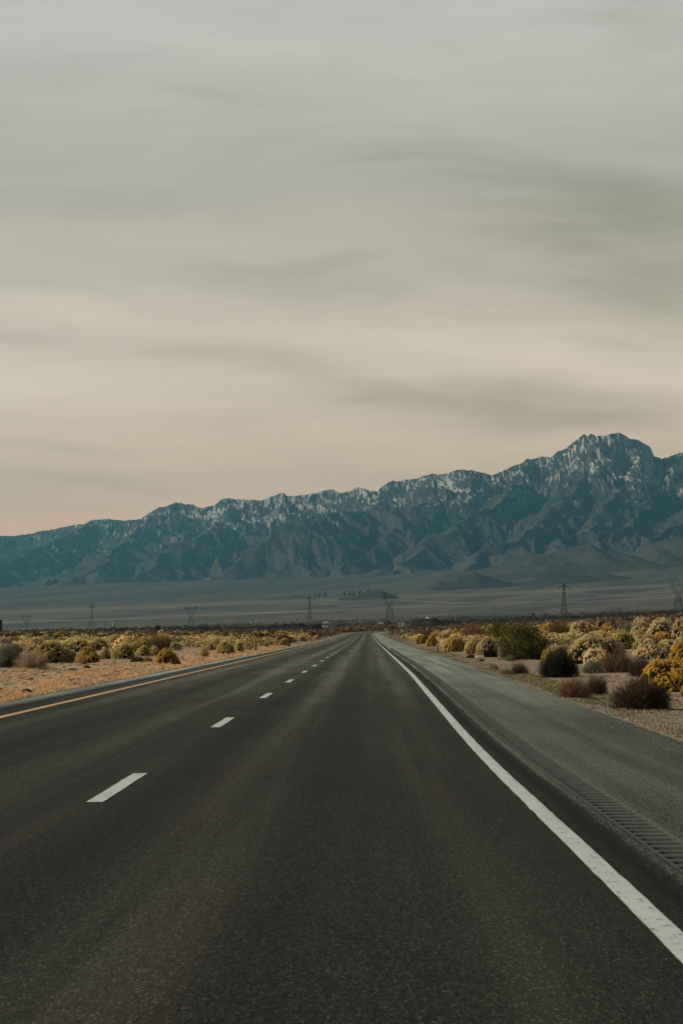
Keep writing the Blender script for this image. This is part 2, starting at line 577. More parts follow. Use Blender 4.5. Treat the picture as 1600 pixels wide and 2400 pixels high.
def mat_leaf(name, var_scale=9.0, var=0.45, tr=0.25):
    """plant material: tinted by the object's own colour"""
    m, n, b = material(name)
    oi = n.new('ShaderNodeObjectInfo')
    pos = n.new('ShaderNodeTexCoord').outputs['Object']
    f = n.noise(pos, var_scale, 3, .6)
    r = n.new('ShaderNodeAttribute', attribute_name='tone').outputs['Fac']
    g = n.math('MULTIPLY_ADD', n.math('SUBTRACT', f, .5), 2 * var, 1.0)
    g = n.math('MULTIPLY', g, n.math('MULTIPLY_ADD', r, .95, .68))
    c = n.new('ShaderNodeVectorMath', {0: oi.outputs['Color'], 3: g}, operation='SCALE').outputs[0]
    n.put(b.inputs['Base Color'], c)
    b.inputs['Roughness'].default_value = .85
    b.inputs['Specular IOR Level'].default_value = .1
    out = [x for x in m.node_tree.nodes if x.type == 'OUTPUT_MATERIAL'][0]
    t = n.new('ShaderNodeBsdfTranslucent', {'Color': c})
    mx = n.new('ShaderNodeMixShader', {0: tr, 1: b.outputs[0], 2: t.outputs[0]})
    n.l.new(mx.outputs[0], out.inputs[0])
    return m


M = {
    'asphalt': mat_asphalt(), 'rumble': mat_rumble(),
    'white': mat_paint('white_road_paint', (.43, .50, .49, 1)),
    'yellow': mat_paint('yellow_road_paint', (.50, .30, .115, 1)),
    'ground': mat_ground(), 'lava': mat_lava(),
    'rock': mat_rock('mountain_rock', (.014, .018, .020, 1), (.066, .063, .055, 1), True),
    'darkhill': mat_rock('dark_hill_rock', (.014, .017, .017, 1), (.055, .050, .040, 1)),
    'hill': mat_rock('hill_rock', (.022, .024, .022, 1), (.062, .056, .045, 1)),
    'flower': mat_leaf('flower_heads', 7.0, .30, .45), 'stem': mat_leaf('woody_stems', 6.0, .35, .15),
    'scrub': mat_leaf('distant_scrub', .08, .55, .2),
    'steel': plain('weathered_steel', (.022, .026, .028), .7, .0, .2, 2.0),
    'wire': plain('aluminium_wire', (.35, .36, .35), .4, .3, .05, 2.0),
    'wood': plain('pole_wood', (.05, .042, .035), .9, 0, .25, 3.0),
    'signwhite': plain('sign_white', (.92, .93, .90), .5, 0, .05, 2.0),
    'signblack': plain('sign_black', (.015, .015, .015), .6, 0, .1, 2.0),
    'signgreen': plain('sign_grey_green', (.42, .47, .44), .5, 0, .12, 3.0),
    'brownsign': plain('brown_sign', (.075, .042, .028), .7, 0, .2, 3.0),
    'postdark': plain('post_dark', (.045, .055, .052), .6, 0, .2, 5.0),
    'amber': plain('amber_reflector', (.50, .30, .05), .4, 0, .1, 5.0),
    'truckwhite': plain('truck_white', (.80, .78, .75), .35, 0, .05, 1.0, .5),
    'glass': plain('dark_glass', (.01, .012, .015), .1, 0, .1, 1.0, .6),
    'trailer': plain('trailer_grey', (.30, .34, .33), .5, 0, .2, 2.0),
    'rubber': plain('black_rubber', (.012, .012, .012), .7, 0, .2, 9.0),
    'roof': plain('roof_dark', (.06, .065, .07), .7, 0, .1, 1.0),
    'wallpale': plain('wall_pale', (.62, .62, .58), .8, 0, .1, 1.0),
}

# ------------------------------------------------------------------ terrain functions
VP = 66.0 / F
_xy = np.array([[-100, 0], [300, 0], [450, -.1], [600, -.35], [700, -.7], [760, -.1], [820, 2.2], [900, 7.5], [1000, 24], [1100, 50],
                [1200, 85], [1300, 125], [1400, 165], [1600, 200]], float)
_zy = np.array([[-100, 0], [300, 0], [450, .30], [700, .52], [760, .80], [820, 1.12], [900, 1.45], [1000, 1.95], [1100, 2.7], [1200, 3.4], [1500, 4.5]], float)


def smooth_table(t, lo, hi, n=4000, k=61):
    g = np.linspace(lo, hi, n)
    v = np.interp(g, t[:, 0], t[:, 1])
    ker = np.hanning(k)
    ker /= ker.sum()
    return g, np.convolve(np.pad(v, k // 2, mode='edge'), ker, 'valid')


_gx, _vx = smooth_table(_xy, -100, 1700)
_gz, _vz = smooth_table(_zy, -100, 1700)
_wb = np.array([[-100, .07], [10.9, .07], [15.3, .02], [26, -.07], [54, .0], [77, .045], [104, .0], [152, -.10], [300, -.35], [450, -.5], [700, -.2], [2000, -.2]], float)
_gw, _vw = smooth_table(_wb, -100, 1700, 8000, 101)


def road_x(Y):
    return VP * Y + np.interp(Y, _gx, _vx)


def road_z(Y):
    return np.interp(Y, _gz, _vz)


def road_pos(s, Y):
    """world position of lateral coordinate s at distance Y (line wobble included)"""
    x = road_x(Y) + s + np.interp(Y, _gw, _vw) * np.clip(s / 1.4, 0, 1)
    return x


_TX = np.arange(-400, 2001, 400).astype(float)
_TY = np.array([40, 90, 150, 250, 400, 700, 1200, 2000, 3500, 5000, 8000, 12000, 14500], float)
_T = [None, None,
      [('z', 0), ('z', 0), ('z', 0), ('z', 0), ('z', 0), ('z', .3), ('z', .6)],
      [('z', -.2), ('z', -.15), ('z', -.05), ('z', 0), ('z', .5), ('z', 1.7), ('z', 2.8)],
      [1500, 1499, 1497, 1496, 1480, 1458, 1446],
      [1491, 1490, 1486, 1485, 1467, 1447, 1436],
      [1488, 1486, 1478, 1474, 1456, 1438, 1426],
      [1486, 1483, 1474, 1466, 1451, 1435, 1422],
      [1482, 1479, 1468, 1452, 1441, 1427, 1412],
      [1475, 1471, 1457, 1438, 1424, 1405, 1388],
      [1445, 1436, 1418, 1400, 1385, 1362, 1346],
      [1402, 1393, 1380, 1368, 1345, 1312, 1292],
      [1385, 1377, 1362, 1350, 1325, 1285, 1265]]
_Z = np.zeros((len(_TY), len(_TX)))
for i_, row in enumerate(_T):
    if row is None:
        continue
    for j_, v_ in enumerate(row):
        _Z[i_, j_] = v_[1] if isinstance(v_, tuple) else H + (HZ - v_) * _TY[i_] / F
# interpolate screen slope (z-H)/Y on a fine lattice, then blur it
_LY = np.log(_TY)
_fy = np.linspace(_LY[0], _LY[-1], 160)
_fx = np.linspace(-1200, 2800, 121)
_S = (_Z - H) / _TY[:, None]
_tmp = np.stack([np.interp(_fy, _LY, _S[:, j]) for j in range(len(_TX))], 1)
_FS = np.stack([np.interp(_fx, _TX, _tmp[i]) for i in range(len(_fy))], 0)


def blur(a, k, axis):
    ker = np.hanning(k + 2)[1:-1]
    ker /= ker.sum()
    pad = [(0, 0), (0, 0)]
    pad[axis] = (k // 2, k // 2)
    ap = np.pad(a, pad, mode='reflect', reflect_type='odd')
    return np.apply_along_axis(lambda r: np.convolve(r, ker, 'valid'), axis, ap)


_FS = blur(blur(_FS, 9, 0), 13, 1)


def base_z(X, Y):
    Yc = np.clip(Y, 45, 14500)
    px = np.clip(800 + F * X / Yc, -1190, 2790)
    a = (np.log(Yc) - _fy[0]) / (_fy[1] - _fy[0])
    b = (px - _fx[0]) / (_fx[1] - _fx[0])
    ia = np.clip(np.floor(a).astype(int), 0, len(_fy) - 2)
    ib = np.clip(np.floor(b).astype(int), 0, len(_fx) - 2)
    fa, fb = a - ia, b - ib
    sl = (_FS[ia, ib] * (1 - fa) + _FS[ia + 1, ib] * fa) * (1 - fb) + (_FS[ia, ib + 1] * (1 - fa) + _FS[ia + 1, ib + 1] * fa) * fb
    z = H + sl * Yc
    z = z * sstep(60, 170, Y)
    return z


def ground_z(X, Y):
    X = np.asarray(X, float)
    Y = np.asarray(Y, float)
    z = base_z(X, Y)
    z = z + .10 * fbm(X / 9, Y / 14, 3, 3) * (1 - sstep(60, 200, Y)) + .28 * fbm(X / 30, Y / 40, 3, 8) * sstep(60, 200, Y) * (1 - sstep(900, 2500, Y))
    z = z + 2.2 * fbm(X / 260, Y / 500, 4, 13) * sstep(2200, 5000, Y)
    s = X - road_x(Y)
    d = np.maximum(np.maximum(s - 4.3, -7.5 - s), 0)
    k = sstep(0.0, 1.0, d / (5 + .02 * np.clip(Y, 0, 1500)))
    k = np.maximum(k, sstep(1150, 1350, Y))
    zr = road_z(Y) - .05 - .05 * sstep(0, .8, d)
    return zr * (1 - k) + z * k


def ground_hit(px, py):
    """distance at which the ground is seen at a photo pixel"""
    Y = np.exp(np.linspace(math.log(12), math.log(3000), 900))
    X = (px - 800) / F * Y
    yy = HZ - F * (ground_z(X, Y) - H) / Y
    k = np.argmax(yy <= py)
    return float(X[k]), float(Y[k]), float(ground_z(X[k], Y[k]))


# ------------------------------------------------------------------ ground sheet
gr = 1.033
off = .25 * (gr ** np.arange(0, 232) - 1) / (gr - 1)
scol = np.concatenate([(-7.45 - off)[::-1], np.linspace(-6.5, 3.4, 8), 4.25 + off])
yrow = np.concatenate([np.arange(-60, 6, 6.0), np.exp(np.linspace(math.log(9), math.log(21500), 490))])
SS, YY = np.meshgrid(scol, yrow)
fade = 1 - sstep(1400, 3000, YY)
XX = np.where(YY < 1700, road_pos(SS, YY), VP * YY + SS + float(np.interp(1700, _gx, _vx)))
ZZ = ground_z(XX, YY)
me = mesh_np('ground', np.stack([XX, YY, ZZ], -1).reshape(-1, 3), grid_faces(len(yrow), len(scol)), M['ground'], True, {'s': SS})
tag(link('ground', me), kind='structure')

# ------------------------------------------------------------------ road
rc = np.array([-7.45, -7.3, -6.95, -6.86, -6.80, -6.7, -6.4, -6.15, -5.2, -4.3, -3.3, -2.3, -1.6, -.8, 0, .8, 1.37, 1.52, 1.60, 1.66, 1.70, 1.745, 1.79, 1.81,
               1.86, 2.07, 2.11, 2.4, 3.2, 3.9, 4.15, 4.27])
rz = np.array([-.045, -.004, .004, .006, -.004, -.008, 0, 0, 0, .006, .004, 0, .004, .010, .006, .002, 0, -.006, -.020, -.022, .002, .016, .011, .004,
               .004, .004, .004, .004, .0, -.012, -.03, -.06])
ry = np.concatenate([np.arange(-8, 6, 2.0), np.arange(6, 60, .5), np.exp(np.linspace(math.log(60), math.log(1330), 420))])
S2, Y2 = np.meshgrid(rc, ry)
edge_j = .065 * fbm(Y2 * 1.3, S2 * 0 + 3, 4, 5) * ((S2 < -7.2) | (S2 > 4.1))
edge_j = edge_j + .018 * fbm(Y2 * .8, S2 * 0 + 8, 3, 6) * ((S2 > 1.55) & (S2 < 1.8))
X2 = road_pos(S2, Y2) + edge_j
RZ = np.tile(rz, (len(ry), 1))
Z2 = road_z(Y2) + RZ
rum0, rum1 = 23, 26        # columns 1.81 .. 2.11
RY0, RY1 = 6.0, 190.0
keep = np.ones((len(ry) - 1, len(rc) - 1), bool)
rr = (ry[:-1] >= RY0 - 1e-6) & (ry[1:] <= RY1 + 4)
keep[np.ix_(rr, np.arange(rum0, rum1))] = False
last_row = np.where(rr)[0].max() + 1
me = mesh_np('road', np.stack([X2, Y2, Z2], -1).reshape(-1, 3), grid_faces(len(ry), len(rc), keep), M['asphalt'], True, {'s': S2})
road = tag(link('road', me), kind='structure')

# milled rumble strip: one real groove every 0.305 m
gy0, gy1 = float(ry[np.where(rr)[0].min()]), float(ry[last_row])
ys, ds = [gy0], [0]
y = gy0 + .1
while y < gy1 - .3:
    j = random.uniform(-.012, .012)
    for dy, dd in ((0, 0), (.035, .6), (.085, 1.0), (.14, .85), (.18, 0)):
        ys.append(y + dy + j)
        ds.append(dd)
    y += .305
ys.append(gy1)
ds.append(0)
sc2 = np.array([1.81, 1.835, 1.86, 1.92, 1.98, 2.04, 2.07, 2.09, 2.11])
sd2 = np.array([0, 0, .9, 1, 1, 1, .85, 0, 0])
S3, Y3 = np.meshgrid(sc2, np.array(ys))
D3 = np.array(ds)[:, None] * sd2[None, :]
jit = .015 * fbm(S3 * 6, Y3 * 2.0, 2, 9) * (D3 > 0)
Y3b = Y3 + jit
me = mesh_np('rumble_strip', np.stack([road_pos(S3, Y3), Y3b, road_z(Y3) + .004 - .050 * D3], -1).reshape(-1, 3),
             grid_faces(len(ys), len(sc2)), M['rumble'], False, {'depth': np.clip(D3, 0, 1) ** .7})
link('rumble_strip', me, road)


def ribbon(name, s0, s1, ya, yb, mat, parent, step=.5, wob=.006, lift=.005):
    n = max(3, int((yb - ya) / step) + 1)
    if yb - ya > 60:
        yy = np.concatenate([np.arange(ya, 60, .4), np.exp(np.linspace(math.log(60), math.log(yb), 320))])
    else:
        yy = np.linspace(ya, yb, n)
    t = np.array([0, .12, .3, .5, .7, .88, 1])
    T, Yg = np.meshgrid(t, yy)
    e = wob * fbm(Yg * 2.3, T * 0 + s0, 4, 21)
    sgn = np.where(T == 0, 1.0, np.where(T == 1, -1.0, 0.0))
    S = s0 + (s1 - s0) * T + e * 1.0 + sgn * np.abs(fbm(Yg * 6, T * 7, 2, 4)) * .006
    z = np.interp(S, rc, rz)
    zl = road_z(Yg) + z + lift + .00002 * Yg
    X = road_pos(S, Yg)
    Yo = Yg.copy()
    ed = np.abs(T - .5) * 2
    ed = ed ** 3
    me = mesh_np(name, np.stack([X, Yo, zl], -1).reshape(-1, 3), grid_faces(len(yy), len(t)), mat, True, {'edge': ed})
    return link(name, me, parent)


ribbon('edge_line', 1.285, 1.435, 4, 1300, M['white'], road, wob=.005)
ribbon('yellow_line', -6.22, -6.06, 4, 1300, M['yellow'], road, wob=.006)
d0 = 18.72
k = 0
while d0 + 14.63 * k < 1150:
    a = d0 + 14.63 * k
    ribbon('lane_dash', -2.375, -2.225, a, a + 3.80, M['white'], road, .25, .006)
    k += 1
ribbon('lane_dash', -2.375, -2.225, d0 - 14.63, d0 - 14.63 + 3.8, M['white'], road, .25, .006)
# thin cracks / joints sealed with tar on the shoulder
for (sa, sb, yy_, th) in ((3.05, 4.22, 31.8, .035), (2.5, 3.0, 60.5, .03)):
    xs = np.linspace(sa, sb, 14)
    v = []
    for q in (0, 1):
        for s_ in xs:
            yj = yy_ + .05 * math.sin(s_ * 5) + q * th
            v.append((float(road_pos(s_, yj)), yj, float(road_z(yj) + np.interp(s_, rc, rz) + .004)))
    f = [(i, i + 1, 14 + i + 1, 14 + i) for i in range(13)]
    link('tar_seam', mesh_np('tar_seam', v, f, M['rubber']), road)

# ------------------------------------------------------------------ mountains
SIL = np.array([(-900, 1330), (-600, 1300), (-300, 1275), (-120, 1262), (0, 1255.5), (31, 1256.5), (66, 1252), (92, 1246), (128, 1240), (173, 1230), (196, 1229), (214, 1219), (250, 1216), (286, 1220),
                (306, 1219), (329, 1216), (347, 1204.5), (357, 1198), (370, 1190), (388, 1188), (411, 1176.5), (434, 1181.5), (451.5, 1183), (472, 1191),
                (502.6, 1184), (520, 1170), (538, 1167), (551, 1171), (587, 1171), (610, 1174), (633, 1165), (656, 1156), (666, 1156), (673, 1163),
                (714, 1160), (740, 1156), (760, 1149), (775.5, 1147), (800, 1156), (820, 1150), (838, 1142), (866, 1149), (884, 1152.5), (892, 1142),
                (907, 1133), (920, 1125.5), (930, 1129), (948, 1124), (976, 1122), (994, 1115), (1014, 1109), (1024.5, 1113.7), (1050, 1108.6),
                (1073, 1100), (1106, 1102.5), (1152, 1113.7), (1177.5, 1104), (1203, 1092), (1223.5, 1084.6), (1233.7, 1074.4), (1244, 1077), (1269, 1070),
                (1290, 1072), (1305, 1059), (1325.5, 1051.4), (1341, 1038.7), (1356, 1026), (1367, 1017), (1376.5, 1022), (1384, 1015.7), (1394, 1022),
                (1412, 1021), (1432.7, 1016.7), (1450.5, 1013.7), (1463, 1021), (1478.6, 1030), (1491, 1029.5), (1504, 1037), (1522, 1047), (1532, 1069),
                (1550, 1075.4), (1565, 1071), (1588, 1061.6), (1600, 1060.6), (1660, 1080), (1740, 1110), (1850, 1100), (2000, 1150), (2300, 1180), (2600, 1240)], float)
F1 = np.array([(-900, 1500), (380, 1460), (440, 1408), (485, 1374), (582, 1288), (663, 1237), (704, 1212), (760, 1202), (800, 1197), (850, 1204), (905, 1199), (958, 1184),
               (1019, 1169), (1060, 1176), (1086, 1181), (1116, 1171), (1178, 1150), (1250, 1142), (1300, 1165), (1380, 1200), (1450, 1210), (1600, 1150), (1800, 1140), (2600, 1230)], float)
F2 = np.array([(-900, 1420), (-100, 1330), (0, 1330), (150, 1335), (260, 1330), (357, 1322), (459, 1256), (510, 1228), (592, 1222), (640, 1208), (700, 1215), (900, 1230), (1100, 1200), (1250, 1190), (1350, 1150),
               (1420, 1140), (1500, 1160), (1560, 1130), (1600, 1110), (1700, 1100), (2600, 1230)], float)
F3 = np.array([(-900, 1400), (-200, 1300), (0, 1312), (60, 1290), (130, 1282), (215, 1256), (300, 1255), (350, 1270), (420, 1290), (500, 1310), (2600, 1400)], float)


def zcurve(tbl, px, Y):
    return H + (HZ - np.interp(px, tbl[:, 0], tbl[:, 1])) * Y / F


mpx = np.concatenate([np.linspace(-850, -40, 120, endpoint=False), np.linspace(-40, 1640, 860), np.linspace(1650, 2450, 120)])
mY = np.concatenate([np.linspace(12300, 14000, 75, endpoint=False), np.linspace(14000, 18800, 340)])
PX, MY = np.meshgrid(mpx, mY)
MX = (PX - 800) / F * MY
foot = base_z(MX * 12200 / MY, np.full_like(MY, 12200.0))
wx = MX + 260 * fbm(MX / 1500, MY / 1500, 3, 31)
wy = MY + 260 * fbm(MX / 1500, MY / 1500, 3, 41)
zs = []
ycl = 18000 + 350 * fbm(PX / 260, PX * 0, 3, 50)
Zc = zcurve(SIL, PX, ycl)
t = np.clip((MY - 12700) / (ycl - 12700), 0, 1)
z = np.where(MY <= ycl, foot + (Zc - foot) * (.30 * t ** 1.1 + .70 * t ** 3.2), Zc - (MY - ycl) * .5)
rg = ridged(wx / 620 + (wy / 3000), wy / 1900, 6, 60, .55)
rg2 = ridged(wx / 190 - wy / 1500, wy / 800, 5, 90, .6)
env = np.sin(t * math.pi) ** .5 * (MY <= ycl)
z = z + env * np.clip((Zc - foot) / 900, .05, 1.2) * ((rg - .42) * 360 + (rg2 - .35) * 85)
zs.append(z)
# spurs: (photo column, distance, photo row of the crest)
SPURS = [
    [(1178, 17600, 1125), (1116, 17000, 1168), (1019, 16500, 1176), (958, 16200, 1184), (905, 15900, 1199), (800, 15200, 1200), (704, 14400, 1218), (582, 13600, 1288), (485, 12900, 1374), (430, 12600, 1400)],
    [(673, 17700, 1175), (592, 17200, 1222), (510, 16300, 1230), (459, 15400, 1256), (357, 14000, 1320), (280, 13000, 1368)],
    [(1441, 17900, 1030), (1400, 17300, 1090), (1350, 16500, 1150), (1250, 15000, 1228), (1120, 13600, 1310), (1040, 12900, 1350)],
    [(1565, 17900, 1080), (1548, 17000, 1140), (1500, 15800, 1205), (1430, 14500, 1262), (1340, 13200, 1315)],
    [(892, 17900, 1146), (850, 17000, 1190), (770, 15400, 1262), (690, 14000, 1322), (640, 13000, 1362)],
    [(411, 17900, 1180), (350, 16800, 1230), (270, 15200, 1292), (180, 13600, 1350), (130, 12900, 1376)],
    [(196, 17900, 1234), (110, 16400, 1272), (10, 14800, 1322), (-70, 13300, 1362)],
    [(1240, 17900, 1080), (1215, 17200, 1130), (1140, 16000, 1190), (1010, 14600, 1266), (900, 13300, 1335)],
    [(31, 17900, 1262), (-60, 16400, 1300), (-200, 14600, 1350)],
    [(1700, 17900, 1100), (1660, 16600, 1150), (1600, 15200, 1210), (1540, 13900, 1262)],
    [(1504, 17900, 1045), (1460, 16700, 1140), (1400, 15400, 1212), (1290, 13900, 1290), (1220, 13100, 1330)],
    [(1014, 17900, 1116), (1000, 17100, 1168), (940, 15900, 1222), (860, 14600, 1285), (800, 13500, 1335)],
    [(538, 17900, 1172), (470, 16800, 1238), (390, 15400, 1295), (330, 14200, 1335)],
    [(1850, 17900, 1110), (1830, 15800, 1190), (1760, 13600, 1270)], [(-300, 17900, 1280), (-380, 15500, 1330)],
]
for si, sp_ in enumerate(SPURS):
    P3 = [((a - 800) / F * b, b, H + (HZ - c) * b / F) for a, b, c in sp_]
    L0 = 0.0
    best = np.full_like(MX, -1e9)
    jx = MX + 90 * fbm(MX / 420, MY / 900, 3, 300 + si)
    jy = MY + 140 * fbm(MX / 420, MY / 900, 3, 320 + si)
    rib2 = ridged(MX / 130 + MY / 900, MY / 520 + si, 4, 360 + si, .6)
    hl = 1.0
    for (p, q) in zip(P3[:-1], P3[1:]):
        dx, dy = q[0] - p[0], q[1] - p[1]
        LL = math.hypot(dx, dy)
        tt = np.clip(((jx - p[0]) * dx + (jy - p[1]) * dy) / LL ** 2, 0, 1)
        ds = np.hypot(jx - p[0] - tt * dx, jy - p[1] - tt * dy)
        al = L0 + tt * LL
        zr_ = p[2] + (q[2] - p[2]) * tt
        rib = ridged(al / 300 + ds / 1500 + si * 5, ds / 1300 + si, 3, 340 + si, .55)
        hl = np.clip((zr_ - foot) / 500, .1, 1)
        bump_ = hl * np.clip(ds / 160, 0.12, 1) * ((rib - .5) * 120 + (rib2 - .4) * 52)
        zz = zr_ - ds * (.74 + .10 * math.sin(si * 2.3)) * (.75 + .25 * hl) + bump_
        best = np.maximum(best, zz)
        L0 += LL
    zs.append(best)
ZS = np.stack(zs)
lay = ZS.argmax(0)
MZ = ZS.max(0)
MZ = np.maximum(MZ, foot - 60)
MZ = MZ + 13 * fbm(MX / 90, MY / 160, 4, 77) * np.clip((MZ - foot) / 250, 0, 1)
# hold the skyline of the main range to the surveyed one
wgt = sstep(16700, 17700, MY)
tgt = (HZ - np.interp(mpx, SIL[:, 0], SIL[:, 1])) / F
jag = .00028 * fbm(mpx / 7, mpx * 0, 3, 99) + .0002 * fbm(mpx / 22, mpx * 0, 2, 98)
for _ in range(3):
    mx_ = ((MZ - H) / MY).max(0)
    MZ = MZ + wgt * MY * (tgt + jag - mx_)[None, :]
nearer = MY < 17300
over = (MZ - H) / MY - (tgt[None, :] - .0008)
MZ = np.where(nearer & (over > 0), MZ - over * MY, MZ)
MZ = MZ - 400 * sstep(12450, 12300, MY)
band = np.interp(PX, [0, 400, 700, 900, 1100, 1300, 1450, 1600], [1285, 1265, 1225, 1200, 1168, 1150, 1150, 1165])
scr = HZ - F * (MZ - H) / MY
dxl = np.gradient(MZ, axis=1) / np.gradient(MX, axis=1)
crisp = ridged(wx / 60 + MZ / 160, MZ / 95, 4, 120, .65)
blot = fbm(PX / 60, MZ / 130, 4, 130)
# old snow lies thin and streaky: more of it high up and on the ribs that face away from the low sun
sn = (.50 - .10 * sstep(500, 100, PX)) * sstep(75, -45, scr - band) + (crisp - .5) * .45 + .22 * blot + .12 * np.tanh(-dxl * 1.2)
sn = np.where(scr < band + 75, sn, 0)
sn = np.where((lay == 1) & (PX < 1000), sn - .12, sn)
pal = sstep(.25, .6, fbm(PX / 45, MY / 500, 4, 140)) * sstep(1190, 1260, scr) * .45
pal = np.maximum(pal, sstep(160, 10, MZ - foot) * .6)
# the range runs obliquely: its left end stands farther off than its right end
KK = np.interp(PX, [-300, 0, 500, 1100, 1700], [1.34, 1.28, 1.18, 1.03, 1.0])
me = mesh_np('mountains', np.stack([MX * KK, MY * KK, H + (MZ - H) * KK], -1).reshape(-1, 3), grid_faces(len(mY), len(mpx)), M['rock'], True, {'snow': np.clip(sn, -1, 1), 'pale': pal})
tag(link('mountains', me), kind='structure')


def ridge_mesh(name, tbl, Y0, hw, mat, step=3.0, rough=1.0, nsc=1.0, rows=26, pale=0.0, x0=None, x1=None):
    tbl = np.array(tbl, float)
    px = np.arange(tbl[0, 0] if x0 is None else x0, (tbl[-1, 0] if x1 is None else x1) + 1, step)
    t = np.linspace(-1, 1, rows)
    P, T = np.meshgrid(px, t)
    Y = Y0 + hw * T
    X = (P - 800) / F * Y0
    g = ground_z(X, Y) - 1.0
    top = H + (HZ - np.interp(P, tbl[:, 0], tbl[:, 1])) * Y0 / F
    hh = np.maximum(top - ground_z(X, np.full_like(Y, Y0)), 0.0)
    prof = (1 - np.abs(T) ** 1.6)
    n = ridged(X / (60 * nsc), Y / (80 * nsc), 4, 200)
    z = g + 1.0 + hh * prof * (1 - rough * .45 * (1 - n) * np.abs(T) ** .5) - (1 - prof) * 2.0
    me = mesh_np(name, np.stack([X, Y, z], -1).reshape(-1, 3), grid_faces(rows, len(px)), mat, True, {'pale': np.full_like(z, pale)})
    return tag(link(name, me), kind='structure')


ridge_mesh('cinder_hill', [(785, 1406), (825, 1396), (850, 1389), (872, 1383), (890, 1381.5), (905, 1388), (927, 1397), (950, 1402), (975, 1404)], 7600, 420, M['darkhill'], 1.5, 1.0, 2.0)
ridge_mesh('rocky_hill', [(950, 1398), (978, 1388), (1000, 1378), (1024, 1361), (1055, 1358), (1086, 1347), (1111, 1340), (1147, 1352), (1188, 1363), (1218, 1368), (1240, 1362), (1259, 1355),
                          (1310, 1345), (1371, 1347), (1422, 1343), (1460, 1352), (1520, 1352)], 9300, 600, M['darkhill'], 1.5, 1.2, 3.0)
ridge_mesh('foothills', [(1000, 1362), (1060, 1352), (1126, 1337), (1180, 1318), (1234, 1298), (1290, 1296), (1330, 1285), (1376, 1273), (1410, 1290), (1450, 1292), (1480, 1302), (1510, 1280), (1560, 1262),
                         (1600, 1256), (1700, 1240), (1850, 1270), (2000, 1300)], 11900, 1500, M['hill'], 2.0, 1.4, 6.0, 60, .12)
ridge_mesh('low_brush_hills', [(-300, 1486), (0, 1482), (120, 1480), (250, 1478), (400, 1473), (500, 1467), (600, 1463), (690, 1461), (725, 1457), (745, 1453), (790, 1452.5), (812, 1457), (828, 1454), (848, 1449.5), (868, 1451),
                               (880, 1455), (930, 1454), (980, 1450), (1050, 1446), (1100, 1446), (1150, 1444), (1200, 1441), (1300, 1440), (1400, 1436.5), (1480, 1433), (1520, 1429), (1560, 1431),
                               (1600, 1428), (1700, 1424), (1900, 1418)], 2150, 260, M['hill'], 2.0, .8, .6, 22)

# lava flow: jagged black blocks between the brush and the plain
lx = np.arange(-260, 1860, 1.6)
lt = np.linspace(-1, 1, 54)
LP, LT = np.meshgrid(lx, lt)
yc_ = np.interp(LP, [0, 400, 740, 820, 880, 930, 1000, 1200, 1600], [1000, 900, 1000, 1500, 1500, 900, 850, 850, 850])
LYg = yc_ + 170 * LT
LX = (LP - 800) / F * yc_
ltop = np.interp(LP, [-300, 0, 130, 250, 300, 340, 400, 480, 560, 640, 690, 740, 770, 800, 850, 900, 935, 945, 960, 1000, 1060, 1100, 1200, 1300, 1450, 1600, 1800],
                 [1488, 1485, 1482, 1482, 1473, 1474, 1475, 1471, 1470, 1464, 1461, 1464, 1468, 1466, 1466, 1468, 1466, 1457, 1450.5, 1451, 1456, 1455, 1449, 1447, 1440, 1431, 1424])
lg = ground_z(LX, LYg)
lz = H + (HZ - ltop) * yc_ / F
hh = np.maximum(lz - lg, .8) + .5
nn = ridged(LX / 13, LYg / 26, 5, 210, .55)
lump = fbm(LX / 16, LYg / 60, 3, 215) * .5 + .5
ev = np.clip(1 - np.abs(LT) ** 2.5, 0, 1)
LZ = lg - 1.2 + (hh + 1.2) * ev * np.clip(.50 + .42 * nn + .45 * (lump - .4), 0, 1.2)
ls = LX - road_x(LYg)
LZ = np.where((ls > -15) & (ls < 12) & (LYg < 1320), lg - 1.5, LZ)
me = mesh_np('lava_field', np.stack([LX, LYg, LZ], -1).reshape(-1, 3), grid_faces(len(lt), len(lx)), M['lava'], False)
tag(link('lava_field', me), kind='structure')


# ------------------------------------------------------------------ plants
def quads(c, n, t, w_, h_):
    """small leaf quads: centre c (N,3), normal n, tangent t"""
    b = np.cross(n, t)
    b /= np.linalg.norm(b, axis=1, keepdims=True) + 1e-9
    t = np.cross(b, n)
    w_ = w_[:, None]
    h_ = h_[:, None]
    v = np.stack([c - t * w_ - b * h_, c + t * w_ - b * h_ * .6, c + t * w_ * .7 + b * h_, c - t * w_ * .8 + b * h_ * .8], 1)
    f = np.arange(len(c) * 4).reshape(-1, 4)
    return v.reshape(-1, 3), f


def unit(v):
    return v / (np.linalg.norm(v, axis=1, keepdims=True) + 1e-9)


def blades(p, q, w_, rng, bend=.08):
    """thin tapering blades from p to q with a kink, 3 vertex pairs -> 2 quads"""
    n = len(p)
    d = unit(q - p)
    side = unit(np.cross(d, rng.normal(size=(n, 3))))
    mid = (p + q) / 2 + rng.normal(size=(n, 3)) * bend * np.linalg.norm(q - p, axis=1, keepdims=True)
    w_ = w_[:, None]
    v = np.stack([p - side * w_, p + side * w_, mid + side * w_ * .8, mid - side * w_ * .8, q + side * w_ * .3, q - side * w_ * .3], 1).reshape(-1, 3)
    i = np.arange(n)[:, None] * 6
    f = np.concatenate([i + np.array([[0, 1, 2, 3]]), i + np.array([[3, 2, 4, 5]])])
    return v, f


def dome_points(n, rng, flat=.0):
    u = rng.random(n)
    th = rng.random(n) * 2 * np.pi
    z = u ** .8
    r = np.sqrt(np.clip(1 - z * z, 0, 1))
    return np.stack([r * np.cos(th), r * np.sin(th), z], 1)


